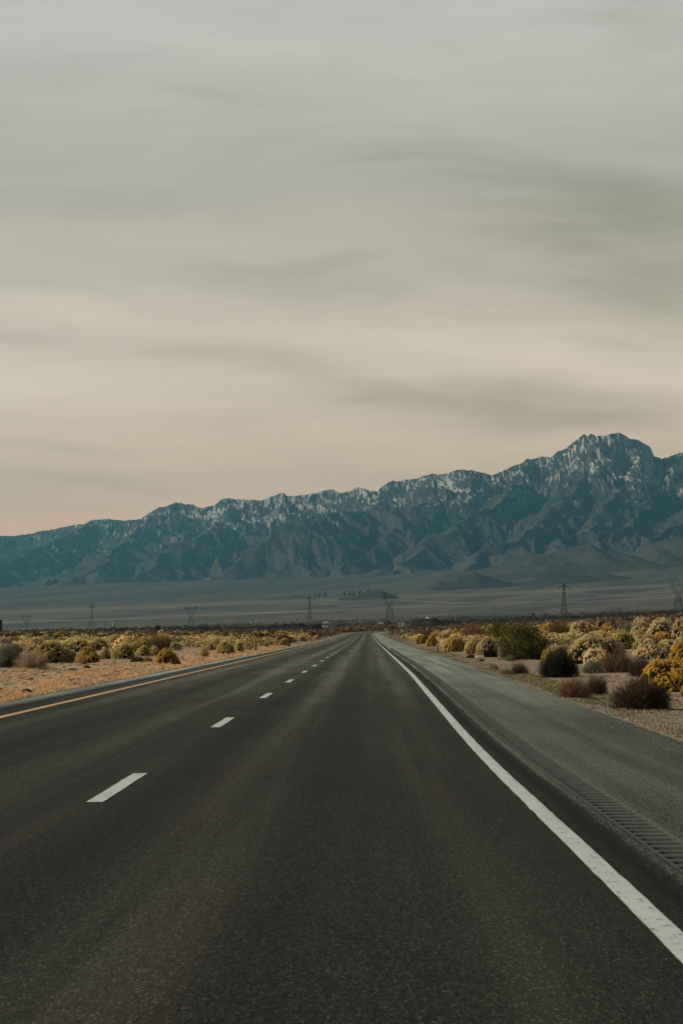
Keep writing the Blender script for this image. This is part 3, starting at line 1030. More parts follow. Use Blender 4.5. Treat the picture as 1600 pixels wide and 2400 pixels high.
def flower_bush(seed, nclump=64, per=85, lobes=5, cr=.10):
    """dome of cauliflower-like flower clumps on upright stems; half width 1, height 1"""
    r = np.random.default_rng(seed)
    lc = []
    for i in range(lobes):
        a = 2 * np.pi * (i + r.random() * .6) / lobes
        rad = r.uniform(.22, .62)
        lc.append((rad * math.cos(a), rad * math.sin(a), r.uniform(.32, .64), r.uniform(.42, .96)))
    lc.append((r.uniform(-.2, .2), r.uniform(-.2, .2), .62, .98))
    cc, nrm = [], []
    tries = 0
    while len(cc) < nclump and tries < 5000:
        tries += 1
        L = lc[r.integers(len(lc))]
        d = dome_points(1, r)[0]
        jr = 1 + r.normal() * .055
        p = np.array([L[0] + d[0] * L[2] * jr, L[1] + d[1] * L[2] * jr, .04 + d[2] * L[3] * .93 * jr])
        inside = any(((p[0] - o[0]) ** 2 + (p[1] - o[1]) ** 2) / o[2] ** 2 + (p[2] / o[3]) ** 2 < .86 for o in lc)
        if inside or any(np.linalg.norm(p - q) < cr * .72 for q in cc):
            continue
        cc.append(p)
        nrm.append(d)
    cc = np.array(cc)
    nrm = np.array(nrm)
    nc = len(cc)
    V, T = [], []
    dd = unit(r.normal(size=(nc * per, 3)) + np.repeat(nrm, per, 0) * .9 + np.array([0, 0, .45]))
    rad = np.repeat(r.uniform(.6, 1.6, nc), per) * cr * r.uniform(.4, 1.35, nc * per)
    c = np.repeat(cc, per, 0) + dd * rad[:, None]
    c[:, 2] = np.maximum(c[:, 2], .03)
    sz = r.uniform(.010, .022, nc * per)
    v, f = quads(c, unit(dd + .7 * r.normal(size=c.shape)), unit(r.normal(size=c.shape)), sz, sz * 1.2)
    tone = np.repeat(np.clip(np.repeat(r.uniform(.25, .8, nc), per) + r.normal(size=nc * per) * .14, 0, 1), 4)
    heads = (v, f, tone)
    # ragged outline: small sprigs reaching past the dome
    m = 900
    ks = r.integers(0, nc, m // 6)
    tip = cc[ks] + unit(nrm[ks] + .5 * r.normal(size=(len(ks), 3))) * r.uniform(.05, .14, len(ks))[:, None]
    c3 = np.repeat(tip, 6, 0) + r.normal(size=(len(ks) * 6, 3)) * .018
    c3[:, 2] = np.maximum(c3[:, 2], .02)
    s3 = r.uniform(.008, .016, len(c3))
    v3, f3 = quads(c3, unit(r.normal(size=c3.shape)), unit(r.normal(size=c3.shape)), s3, s3 * 1.4)
    heads = (np.concatenate([v, v3]), np.concatenate([f, f3 + len(v)]), np.concatenate([tone, np.full(len(v3), .55)]))
    # stems from the crown of the root to every clump, plus leafy fill
    k = 7
    q = np.repeat(cc, k, 0) + r.normal(size=(nc * k, 3)) * cr * .8
    p = q * np.array([.16, .16, 0]) + r.normal(size=q.shape) * np.array([.05, .05, 0])
    a = r.uniform(0, .45, len(p))[:, None]
    p = p + (q - p) * a
    q[:, 2] = np.maximum(q[:, 2], .05)
    v2, f2 = blades(p, q, r.uniform(.006, .013, len(p)), r, .05)
    t2 = np.repeat(r.uniform(.1, .7, len(p)), 6)
    return heads, (v2, f2, t2)


def twig_bush(seed, n=1500, spread=1.0, tips=3, wob=.10, wmin=.004, wmax=.009, shag=.25):
    """rounded thicket of fine upright twigs"""
    r = np.random.default_rng(seed)
    d = dome_points(n, r)
    lump = 1 + shag * np.sin(d[:, 0] * 5 + seed) * np.cos(d[:, 1] * 6 + seed * 2) * .6 + r.normal(size=n) * .07
    q = d * lump[:, None]
    q[:, :2] *= spread
    q[:, 2] = np.clip(q[:, 2] * (1 + shag * .3 * r.normal(size=n)), .02, 1.2)
    p = q * np.array([.22, .22, 0]) + r.normal(size=q.shape) * np.array([.07, .07, 0])
    p = p + (q - p) * r.uniform(0, .4, n)[:, None]
    v, f = blades(p, q, r.uniform(wmin, wmax, n), r, wob)
    t = np.repeat(r.uniform(.15, .85, n), 6)
    # side twigs
    m = n * tips
    k = r.integers(0, n, m)
    a = r.uniform(.45, 1.0, m)[:, None]
    s = p[k] + (q[k] - p[k]) * a
    e = s + unit(unit(q[k] - p[k]) * 1.0 + r.normal(size=(m, 3)) * .75 + np.array([0, 0, .3])) * r.uniform(.06, .19, m)[:, None]
    e[:, 2] = np.maximum(e[:, 2], .02)
    v2, f2 = blades(s, e, r.uniform(wmin * .6, wmax * .7, m), r, .08)
    t2 = np.repeat(r.uniform(.1, 1.0, m), 6)
    return (v, f, t), (v2, f2, t2)


def leafy_bush(seed, n=9000, stems=500, sz=(.012, .026), clumps=70):
    """dense small-leaved shrub with an uneven outline"""
    r = np.random.default_rng(seed)
    d = dome_points(clumps, r)
    cc = d * r.uniform(.55, .95, clumps)[:, None]
    k = r.integers(0, clumps, n)
    c = cc[k] + r.normal(size=(n, 3)) * np.array([.115, .115, .10]) * r.uniform(.5, 1.3, clumps)[k][:, None]
    c[:, 2] = np.abs(c[:, 2]) + .02
    s = r.uniform(sz[0], sz[1], n)
    v, f = quads(c, unit(r.normal(size=c.shape) + np.array([0, 0, .5])), unit(r.normal(size=c.shape) + np.array([0, 0, 1.0])), s * .55, s * 1.3)
    t = np.repeat(np.clip(r.uniform(.2, .8, clumps)[k] + r.normal(size=n) * .15, 0, 1), 4)
    q = cc[r.integers(0, clumps, stems)] + r.normal(size=(stems, 3)) * .08
    q[:, 2] = np.maximum(q[:, 2], .05)
    p = q * np.array([.15, .15, 0])
    v2, f2 = blades(p, q, r.uniform(.006, .012, stems), r, .06)
    return (v, f, t), (v2, f2, np.repeat(r.uniform(.1, .6, stems), 6))


def as_mesh(name, d, mat):
    return mesh_np(name, d[0], d[1], mat, False, {'tone': d[2]})


# kinds: (object name, category, first part, its colour range, second part, its colour range, meshes)
def lerp3(a, b, t):
    return tuple(a[i] + (b[i] - a[i]) * t for i in range(3)) + (1,)


PROTO = {}
PROTO['gold'] = [tuple(as_mesh(nm, d, M[mt]) for nm, d, mt in zip(('flower_heads', 'stems'), flower_bush(100 + i, 540 + 10 * i, 26, 4 + i % 3, .042), ('flower', 'stem'))) for i in range(4)]
PROTO['twig'] = [tuple(as_mesh(nm, d, M['stem']) for nm, d in zip(('branches', 'twigs'), twig_bush(200 + i, 1300, 1.0, 3, .07, shag=.35))) for i in range(3)]
PROTO['sage'] = [tuple(as_mesh(nm, d, M['stem']) for nm, d in zip(('leaves', 'stems'), leafy_bush(300 + i, 9000, 500, (.012, .022), 90))) for i in range(3)]
PROTO['dense'] = [tuple(as_mesh(nm, d, M['stem']) for nm, d in zip(('branches', 'twigs'), twig_bush(400 + i, 3000, .95, 3, .05, .004, .008, shag=.32))) for i in range(2)]
PROTO['green'] = [tuple(as_mesh(nm, d, M['stem']) for nm, d in zip(('leaves', 'stems'), leafy_bush(500, 16000, 900, (.010, .020), 120)))]

TINT = {  # colour of part one, colour of part two
    'golden': ((.50, .36, .11), (.085, .080, .035)),
    'amber': ((.47, .32, .075), (.09, .075, .03)),
    'straw': ((.56, .46, .25), (.10, .085, .045)),
    'cream': ((.68, .58, .36), (.15, .15, .10)),
    'olive': ((.48, .39, .17), (.10, .088, .048)),
    'dark brown': ((.052, .036, .024), (.080, .052, .032)),
    'rusty brown': ((.115, .070, .038), (.165, .100, .052)),
    'dark grey': ((.022, .022, .018), (.034, .032, .025)),
    'grey green': ((.15, .155, .105), (.08, .07, .05)),
    'dry tan': ((.26, .19, .12), (.30, .22, .14)),
    'green': ((.088, .082, .020), (.05, .04, .02)),
    'brown': ((.115, .078, .045), (.15, .10, .058)),
}
KNAME = {'gold': 'rabbitbrush', 'twig': 'twiggy_bush', 'sage': 'sagebrush', 'dense': 'desert_bush', 'green': 'green_shrub'}
PLACED = []     # (px, py, w, h, kind, tint, object, X, Y)


def put_bush(px, py, wpx, hpx, kind, tint, parts=True, rz=None):
    X, Y, Z = ground_hit(px, py)
    if Y > 2900:
        return None
    Y = Y + wpx / 2 / F * Y * .75
    X = (px - 800) / F * Y
    Z = float(ground_z(X, Y))
    hw_ = wpx / 2 / F * Y
    hh_ = hpx / F * Y
    pr = random.choice(PROTO[kind])
    loc = (X, Y, Z - .02 * hh_ - .02)
    rz = random.uniform(0, 6.28) if rz is None else rz
    root = bpy.data.objects.new(KNAME[kind], None)
    root.empty_display_size = .1
    COL.objects.link(root)
    root.location = loc
    root.rotation_euler = (0, 0, rz)
    root.scale = (hw_, hw_ * random.uniform(.85, 1.05), hh_)
    cA, cB = TINT[tint]
    j = random.uniform(.85, 1.15)
    for me_, c_ in zip(pr, (cA, cB)):
        o = bpy.data.objects.new(me_.name.split('.')[0], me_)
        COL.objects.link(o)
        o.parent = root
        o.color = (c_[0] * j, c_[1] * j * random.uniform(.95, 1.05), c_[2] * j, 1)
    PLACED.append([px, py, wpx, hpx, kind, tint, root, X, Y])
    return root


def named_bush(label, *a, **k):
    o = put_bush(*a, **k)
    cat = {'gold': 'shrub', 'twig': 'bush', 'sage': 'sagebrush', 'dense': 'bush', 'green': 'shrub'}[a[4]]
    tag(o, label, cat, {'gold': 'rabbitbrush on the desert verge', 'twig': 'twiggy bushes beside the road', 'sage': 'sagebrush beside the road',
                        'dense': 'dense dark bushes', 'green': None}[a[4]])
    return o


NB = named_bush
# --- right of the road
NB('big round green shrub, the largest plant right of the road', 1228, 1547, 142, 92, 'green', 'green')
NB('dark round grey bush in front of the pale golden mound on the right', 1311, 1589, 104, 63, 'dense', 'dark grey')
NB('rusty brown twiggy bush at the shoulder edge, right below the dark round bush', 1346, 1637, 88, 48, 'twig', 'rusty brown')
NB('dark brown twiggy bush joined behind the rusty one at the shoulder edge', 1396, 1629, 62, 46, 'twig', 'dark brown')
NB('big dark brown twiggy bush nearest the camera at the right verge', 1502, 1666, 150, 74, 'dense', 'dark brown')
NB('low rusty sprig at the left foot of the biggest dark brown bush', 1478, 1662, 50, 40, 'twig', 'rusty brown')
NB('bright amber flowering bush cut by the right edge of the picture', 1572, 1622, 136, 82, 'gold', 'amber')
NB('amber flowering bush standing highest behind the bright one at the right edge', 1592, 1584, 100, 86, 'gold', 'amber')
NB('small amber bush on the gravel at the very right edge', 1606, 1634, 40, 34, 'gold', 'amber')
NB('wide pale golden mound behind the dark round bush', 1392, 1556, 150, 66, 'gold', 'straw')
NB('small cream flowering bush in front of the wide pale golden mound', 1399, 1560, 66, 42, 'gold', 'cream')
NB('grey green low bush between the dark round bush and brown twigs', 1388, 1579, 62, 34, 'sage', 'grey green')
NB('rusty twiggy thicket right of the grey green bush', 1450, 1577, 84, 50, 'twig', 'rusty brown')
NB('dark twiggy thicket left of the bright amber bush', 1502, 1586, 70, 48, 'twig', 'dark brown')
NB('cream white flowering bush left above the amber bushes', 1520, 1545, 78, 48, 'gold', 'cream')
NB('small golden lobe left of the wide pale golden mound', 1282, 1562, 46, 42, 'gold', 'golden')
NB('olive golden bush right above the wide pale golden mound', 1462, 1522, 62, 42, 'gold', 'olive')
NB('brown twigs between the green shrub and the pale golden mound', 1320, 1548, 70, 36, 'twig', 'rusty brown')
NB('pale straw bush in the long bank at the top right', 1505, 1502, 74, 46, 'gold', 'straw')
NB('cream bush in the middle of the long bank at the top right', 1552, 1501, 80, 50, 'gold', 'cream')
NB('straw coloured bush ending the long bank at the right edge', 1600, 1501, 76, 54, 'gold', 'straw')
NB('grey bush sticking out above the long bank at the top right', 1516, 1488, 46, 42, 'twig', 'brown')
NB('straw mound right above the big green shrub', 1366, 1502, 76, 46, 'gold', 'straw')
NB('brown twiggy bush directly right of the big green shrub top', 1312, 1502, 62, 46, 'twig', 'brown')
NB('tan brown leafless bush left of the big green shrub', 1110, 1506, 76, 42, 'twig', 'rusty brown')
NB('olive shrub touching the left side of the big green shrub', 1170, 1512, 90, 56, 'sage', 'green')
NB('grey ball shaped bush at the foot of the golden bank left of the green shrub', 1149, 1541, 36, 21, 'dense', 'dark grey')
NB('small grey green ball at the foot of the big green shrub', 1196, 1550, 29, 17, 'sage', 'grey green')
NB('low grey tuft on the bare verge left of the dark twigs', 1155, 1569, 30, 14, 'sage', 'grey green')
NB('grey twiggy bush on the bare verge below the big green shrub', 1186, 1582, 34, 19, 'twig', 'dry tan')
NB('dark twiggy bush on the bare verge below the big green shrub', 1216, 1580, 46, 27, 'twig', 'dark brown')
NB('tiny brown tuft alone on the bare right verge', 1128, 1550, 14, 8, 'twig', 'rusty brown')
NB('golden bush right of the white topped marker post', 1056, 1528, 52, 36, 'gold', 'golden')
NB('reddish brown bush among gold right of the white topped marker post', 1075, 1527, 34, 34, 'twig', 'rusty brown')
NB('golden bush with dark hollow midway between the marker post and green shrub', 1110, 1532, 48, 40, 'gold', 'straw')
NB('straw bush pressed against the left foot of the big green shrub', 1142, 1534, 60, 42, 'gold', 'straw')
NB('dark hollow golden bush left of the white topped marker post', 1012, 1515, 34, 28, 'gold', 'golden')
NB('golden bush second left of the white topped marker post', 986, 1509, 36, 22, 'gold', 'golden')
NB('low dark tuft under the golden bank between post and green shrub', 1102, 1543, 24, 11, 'twig', 'dark brown')
NB('white flowering little bush at the roadside below the speed limit sign', 944, 1497, 9, 8, 'gold', 'cream')
# --- left of the road
NB('large grey green bush cut by the left edge of the picture', 22, 1566, 96, 60, 'sage', 'grey green')
NB('dry tan twiggy bush at the left, in front of the grey green one', 76, 1570, 80, 44, 'twig', 'dry tan')
NB('wide olive golden mound right above the dry tan bush', 118, 1554, 112, 50, 'gold', 'olive')
NB('round golden bush beside the bare ground, third from the left edge', 206, 1554, 64, 38, 'gold', 'golden')
NB('small straw bush filling between two golden bushes on the left', 245, 1545, 34, 28, 'gold', 'straw')
NB('amber brown bush right of the round golden one on the left', 292, 1545, 60, 36, 'gold', 'olive')
NB('dark low twigs at the right foot of the amber brown bush', 322, 1553, 34, 16, 'twig', 'dark brown')
NB('straw bush between the amber brown bush and the bright golden one', 338, 1538, 42, 26, 'gold', 'straw')
NB('olive bush touching the bright golden one on its left', 363, 1537, 34, 24, 'gold', 'olive')
NB('tan twiggy tuft left of the bright golden bush', 346, 1551, 24, 14, 'twig', 'dry tan')
NB('bright golden bush closest to the yellow line on the left', 392, 1557, 68, 37, 'gold', 'amber')
NB('thin tan sprig at the foot of the round golden bush', 197, 1557, 20, 20, 'twig', 'dry tan')
NB('low brown tuft on bare ground below the round golden bush', 204, 1566, 20, 8, 'twig', 'dark brown')
NB('flat brown tuft on bare ground left below the round golden bush', 172, 1571, 24, 6, 'twig', 'brown')
NB('dark olive bush left of the paired golden mounds before the amber marker', 478, 1539, 27, 27, 'sage', 'olive')
NB('large olive golden mound left of the amber topped marker post', 527, 1532, 50, 30, 'gold', 'olive')
NB('tall straw lobe behind the large olive golden mound', 506, 1524, 38, 28, 'gold', 'straw')
NB('rounded straw bush just left of the amber topped marker post', 560, 1528, 28, 26, 'gold', 'straw')
NB('small pale bush at the left foot of the amber topped marker post', 578, 1523, 24, 14, 'gold', 'straw')
NB('olive dome right behind the amber topped marker post', 609, 1511, 21, 10, 'gold', 'olive')
NB('small brown bush right of the amber topped marker post', 625, 1516, 14, 9, 'twig', 'brown')
NB('double straw mound between the two left marker posts', 667, 1513, 30, 17, 'gold', 'straw')
NB('grey low mound at roadside between the two left marker posts', 674, 1516, 17, 9, 'sage', 'grey green')
NB('straw bush left behind the double mound', 642, 1507, 21, 14, 'gold', 'straw')
NB('pair-like dark hearted bush right of the double mound', 688, 1506, 17, 10, 'gold', 'straw')
NB('straw bush just left of the thin far marker post', 709, 1503, 22, 12, 'gold', 'straw')
NB('straw bush just right of the thin far marker post', 741, 1498, 20, 10, 'gold', 'straw')
NB('lone pale round bush by the inside of the road bend', 799, 1483, 11, 7, 'gold', 'straw')
NB('straw bush right of the bright golden one on the left', 412, 1524, 28, 20, 'gold', 'straw')
NB('broad olive hump in the middle of the left brush', 492, 1508, 52, 26, 'gold', 'olive')
NB('tan dome in front of the broad olive hump', 494, 1512, 26, 13, 'gold', 'straw')
NB('small olive dome right of the broad olive hump', 527, 1502, 20, 11, 'gold', 'olive')
NB('large straw bush above the round golden one on the left', 230, 1525, 56, 32, 'gold', 'straw')
NB('golden brown bush right of the large straw one on the left', 274, 1518, 42, 30, 'gold', 'olive')
NB('wide grey brown low bush in the left middle distance', 332, 1512, 72, 22, 'sage', 'grey green')
NB('dark brown bush right of the wide grey brown one', 362, 1513, 32, 22, 'twig', 'brown')
NB('straw bush right of the wide grey brown one', 386, 1514, 38, 20, 'gold', 'olive')
NB('long pale golden bush behind the wide olive golden mound', 172, 1528, 84, 32, 'gold', 'straw')
NB('small pale lobe at the left end of the wide olive golden mound', 76, 1530, 28, 18, 'gold', 'straw')
NB('reddish brown thicket above the large grey green bush', 28, 1521, 80, 26, 'twig', 'rusty brown')
NB('dark brown thicket above the small pale lobe on the left', 72, 1516, 40, 22, 'twig', 'dark brown')

# --- the rest of the brush: scattered individuals, largest first
names_done = len(PLACED)


def overlaps(px, py, wd):
    for q in PLACED:
        if abs(q[0] - px) < (q[2] + wd) * .29 and abs(q[1] - py) < 3.0 + (q[3]) * .08:
            return True
    return False


def scatter(n, xr, yf, wf, kinds):
    c = 0
    t = 0
    while c < n and t < n * 60:
        t += 1
        px = random.uniform(*xr)
        lo, hi = yf(px)
        py = lo + (hi - lo) * random.random() ** 1.2
        X, Y, Z = ground_hit(px, py)
        if Y > 1000:
            continue
        s = X - float(road_x(Y))
        if -11.5 < s < 7.2:
            continue
        wd = random.uniform(*wf) * F / Y
        kind, tint = random.choice(kinds)
        if overlaps(px, py, wd):
            continue
        put_bush(px, py, wd, wd * random.uniform(.42, .58), kind, tint)
        c += 1
    return c


KR = [('gold', 'straw')] * 5 + [('gold', 'golden')] * 3 + [('gold', 'cream')] * 2 + [('gold', 'olive')] * 2 + [('twig', 'brown'), ('twig', 'rusty brown'), ('sage', 'grey green')]
KL = [('gold', 'straw')] * 5 + [('gold', 'olive')] * 4 + [('gold', 'golden')] * 1 + [('twig', 'brown')] * 2 + [('twig', 'rusty brown')] * 2 + [('sage', 'grey green')] * 2
scatter(18, (1320, 1640), lambda x: (1505, 1535), (1.4, 2.2), KR)
scatter(50, (930, 1240), lambda x: (1487 - (x - 930) * .05, 1500 + (x - 930) * .06), (1.5, 2.6), KR)
scatter(45, (1180, 1660), lambda x: (1478, 1506), (1.7, 3.0), KR)
scatter(34, (-40, 420), lambda x: (1506, 1530), (1.2, 2.2), KL)
scatter(66, (-40, 760), lambda x: (1495, 1508), (1.6, 3.0), KL)

# labels for the scattered ones, from where they really stand
LM_R = [(935, 'below the speed limit sign'), (985, 'just right of the speed limit sign'), (1027, 'behind the white topped marker post'), (1075, 'right of the white topped marker post'), (1120, 'midway from marker post to green shrub'),
        (1170, 'behind the olive shrub'), (1228, 'behind the big green shrub'), (1290, 'behind the dark round bush'), (1340, 'right of the single mast pylon'), (1400, 'behind the wide pale golden mound'),
        (1460, 'behind the rusty thicket'), (1520, 'behind the cream white bush'), (1590, 'under the rightmost pylon')]
LM_L = [(0, 'below the brown board at the left edge'), (60, 'below the leftmost pylon'), (113, 'behind the wide olive golden mound'), (165, 'above the long pale golden bush'), (212, 'below the leftmost single mast pylon'),
        (270, 'above the amber brown bush'), (330, 'behind the wide grey brown bush'), (370, 'below the small brown board'), (440, 'below the forked pylon left of centre'), (490, 'behind the broad olive hump'),
        (545, 'behind the large olive golden mound'), (600, 'behind the amber topped marker post'), (650, 'behind the double straw mound'), (710, 'below the middle single mast pylon'), (760, 'below the white truck')]
ORD = ['', 'second', 'third', 'fourth', 'fifth', 'sixth', 'seventh', 'eighth', 'ninth', 'tenth', 'eleventh', 'twelfth', 'thirteenth', 'fourteenth', 'fifteenth']
buckets = {}
for q in PLACED[names_done:]:
    lm = min(LM_R if q[0] > 860 else LM_L, key=lambda t: abs(t[0] - q[0]))
    buckets.setdefault((lm[1], q[5], q[4]), []).append(q)
KW = {'gold': 'flowering bush', 'twig': 'twiggy bush', 'sage': 'leafy bush', 'dense': 'bush'}
for (lm, tint, kind), qs in buckets.items():
    qs.sort(key=lambda t: -t[1])
    for i, q in enumerate(qs):
        if len(qs) == 1:
            lab = f"{tint} {KW[kind]} in the brush {lm}"
        else:
            lab = (f"nearest {tint} {KW[kind]} {lm}" if i == 0 else f"{ORD[i]} nearest {tint} {KW[kind]} {lm}")
        tag(q[6], lab, 'shrub' if kind == 'gold' else 'bush', {'gold': 'rabbitbrush on the desert verge', 'twig': 'twiggy bushes beside the road', 'sage': 'sagebrush beside the road', 'dense': 'dense dark bushes'}[kind])

# far scrub: too many to count
def far_scrub(name, n, xr, yd, wr, colr, seed, per=60, qs=(.13, .24)):
    r = np.random.default_rng(seed)
    V, Fc, T = [], [], []
    base_d = dome_points(per, r)
    px = r.uniform(xr[0], xr[1], n * 4)
    Y = np.exp(r.uniform(math.log(yd[0]), math.log(yd[1]), n * 4))
    X = (px - 800) / F * Y
    s = X - road_x(Y)
    ok = ((s < -11) | (s > 7.5)) | (Y > 1330)
    ok &= fbm(X / 45, Y / 90, 3, seed) > -.35
    X, Y = X[ok][:n], Y[ok][:n]
    Z = ground_z(X, Y)
    N = len(X)
    wd = r.uniform(wr[0], wr[1], N)
    hg = wd * r.uniform(.5, .9, N)
    d = dome_points(N * per, r)
    rad = 1 + r.normal(size=N * per) * .10
    c = d * rad[:, None] * np.stack([np.repeat(wd, per), np.repeat(wd, per), np.repeat(hg, per)], 1)
    c += np.stack([np.repeat(X, per), np.repeat(Y, per), np.repeat(Z - .05, per)], 1)
    sz = np.repeat(wd, per) * r.uniform(qs[0], qs[1], N * per)
    v, f = quads(c, unit(d + .5 * r.normal(size=c.shape)), unit(r.normal(size=c.shape)), sz, sz)
    tone = np.repeat(np.clip(np.repeat(r.uniform(.0, 1.0, N), per) + r.normal(size=N * per) * .12, 0, 1), 4)
    o = link(name, mesh_np(name, v, f, M['scrub'], False, {'tone': tone}))
    o.color = colr
    return tag(o, kind='stuff')


far_scrub('golden_scrub', 2300, (-120, 1720), (190, 700), (.7, 1.25), (.42, .32, .155, 1), 1, 260, (.045, .085))
far_scrub('brown_scrub', 1500, (-120, 1720), (240, 1000), (.8, 1.5), (.105, .070, .040, 1), 2, 80)
far_scrub('grey_scrub', 1600, (-120, 1720), (450, 830), (.9, 1.7), (.115, .095, .058, 1), 3, 40)
far_scrub('bend_scrub', 900, (760, 1000), (700, 1450), (.7, 1.5), (.13, .095, .052, 1), 14, 60)
far_scrub('dark_scrub', 1500, (-120, 1720), (1400, 3200), (1.4, 2.8), (.045, .045, .034, 1), 4, 24)


def tufts(name, n, sr, yr, hr, colr, seed, cond=None, per=14):
    r = np.random.default_rng(seed)
    Y = np.exp(r.uniform(math.log(yr[0]), math.log(yr[1]), n))
    s = r.uniform(sr[0], sr[1], n)
    if cond is not None:
        k = cond(s, Y)
        s, Y = s[k], Y[k]
    X = road_pos(s, Y)
    Z = ground_z(X, Y)
    N = len(X)
    b = np.repeat(np.stack([X, Y, Z], 1), per, 0) + r.normal(size=(N * per, 3)) * np.array([.035, .035, 0])
    h = np.repeat(r.uniform(hr[0], hr[1], N), per)
    tip = b + r.normal(size=b.shape) * np.array([.6, .6, 0]) * h[:, None] + np.stack([0 * h, 0 * h, h * r.uniform(.4, 1, N * per)], 1)
    v, f = blades(b - np.array([0, 0, .02]), tip, np.full(N * per, .0045) * (1 + np.repeat(Y, per) / 90), r, .08)
    o = link(name, mesh_np(name, v, f, M['stem'], False, {'tone': np.repeat(np.repeat(r.uniform(.1, 1, N), per), 6)}))
    o.color = colr
    return tag(o, kind='stuff')


tufts('dry_grass', 9000, (-13.5, -7.62), (25, 260), (.04, .13), (.50, .34, .19, 1), 5, lambda s, Y: fbm(s / 1.2, Y / 9, 3, 15) + (s + 13.5) * .13 - .55 > 0)
tufts('pale_dry_grass', 5200, (-26, -8.0), (30, 220), (.03, .10), (.38, .29, .18, 1), 6, lambda s, Y: fbm(s / 2.2, Y / 9, 3, 25) > -.05)
tufts('dark_litter', 900, (-24, -8.2), (34, 160), (.02, .07), (.07, .05, .032, 1), 16, None, 22)
tufts('roadside_grass', 6000, (4.5, 14), (22, 240), (.025, .08), (.24, .18, .105, 1), 7, lambda s, Y: fbm(s / 1.6, Y / 7, 3, 35) > .0)
tufts('green_grass', 2600, (4.35, 5.7), (42, 200), (.02, .05), (.13, .125, .06, 1), 8, lambda s, Y: fbm(s / 2.0, Y / 14, 3, 45) > .0)


def pebbles(name, n, sr, yr, sz, seed, mat):  # small stones lying where they fell
    r = np.random.default_rng(seed)
    Y = np.exp(r.uniform(math.log(yr[0]), math.log(yr[1]), n))
    s = sr[0] + (sr[1] - sr[0]) * r.random(n) ** 1.6
    X = road_pos(s, Y)
    Z = np.where((s < 4.27) & (s > -7.4), road_z(Y) + np.interp(s, rc, rz), ground_z(X, Y))
    oc = np.array([(1, 0, 0), (0, 1, 0), (-1, 0, 0), (0, -1, 0), (0, 0, 1), (0, 0, -.6)], float)
    of = np.array([(0, 1, 4), (1, 2, 4), (2, 3, 4), (3, 0, 4), (1, 0, 5), (2, 1, 5), (3, 2, 5), (0, 3, 5)])
    sc = r.uniform(sz[0], sz[1], n)
    a = r.random(n) * 6.28
    o3 = oc[None] * (sc[:, None, None] * r.uniform(.6, 1.3, (n, 6, 1)))
    x = o3[..., 0] * np.cos(a)[:, None] - o3[..., 1] * np.sin(a)[:, None]
    y = o3[..., 0] * np.sin(a)[:, None] + o3[..., 1] * np.cos(a)[:, None]
    v = np.stack([x + X[:, None], y + Y[:, None], o3[..., 2] * .7 + Z[:, None]], -1).reshape(-1, 3)
    f = (np.arange(n)[:, None, None] * 6 + of[None]).reshape(-1, 3)
    return tag(link(name, mesh_np(name, v, f, mat)), kind='stuff')


M['pebble'] = plain('pebble', (.20, .165, .12), .95, 0, .6, 3.0)
pebbles('gravel', 14000, (4.33, 10.5), (20, 110), (.010, .030), 9, M['pebble'])
pebbles('spilled_gravel', 700, (4.3, 3.6), (20, 90), (.008, .018), 19, M['pebble'])
pebbles('left_gravel', 6000, (-7.6, -15), (28, 90), (.012, .035), 10, M['pebble'])


# ------------------------------------------------------------------ roadside furniture
def marker(px, yb, hpx, label, top, name='marker_post'):
    X, Y, Z = ground_hit(px, yb)
    h = hpx / F * Y
    t = thing(name, label, 'marker post', (X, Y, Z), random.uniform(-.1, .1), 'marker posts along the road')
    t.rotation_euler = (random.uniform(-.03, .03), random.uniform(-.03, .03), 0)
    wd = .075
    MB().prism([(-wd / 2, -.15), (wd / 2, -.15), (wd / 2, h), (-wd / 2, h)], -.012, .012).build('post', M['postdark'], t)
    MB().box((0, -.02, h * .90), (wd * 1.15, .012, h * .30)).build('reflector', M[top], t)
    return t


marker(1026, 1529, 35, 'white topped marker post on the right verge, nearest of the markers', 'signwhite')
marker(600, 1528, 35, 'amber topped marker post on the left verge, nearest on that side', 'amber')
marker(730, 1505.5, 15, 'thin marker post on the left verge, second from the camera', 'amber')
marker(761, 1498, 9, 'thin marker post on the left verge, third from the camera', 'amber')
marker(776.5, 1493, 8, 'thin marker post on the left verge, fourth from the camera', 'amber')
marker(916.5, 1496.5, 11, 'thin dark marker post on the gravel left below the speed limit sign', 'postdark')
marker(924.6, 1493, 9, 'marker post with pale top right below the speed limit sign', 'signwhite')
marker(904, 1485, 7, 'farthest marker post at the right side of the bend', 'signwhite')
marker(829, 1481, 6, 'far marker post on the left where the road bends', 'signwhite')


def text_mesh(body, size, mat, parent, loc, name):
    c = bpy.data.curves.new(name, 'FONT')
    c.body = body
    c.size = size
    c.align_x = 'CENTER'
    c.align_y = 'CENTER'
    c.extrude = .004
    c.offset = size * .035
    o = bpy.data.objects.new(name, c)
    dg = bpy.context.evaluated_depsgraph_get()
    COL.objects.link(o)
    bpy.context.view_layer.update()
    me = bpy.data.meshes.new_from_object(o.evaluated_get(bpy.context.evaluated_depsgraph_get()))
    bpy.data.objects.remove(o)
    me.materials.append(mat)
    r = link(name, me, parent, loc)
    r.rotation_euler = (math.radians(90), 0, 0)
    return r


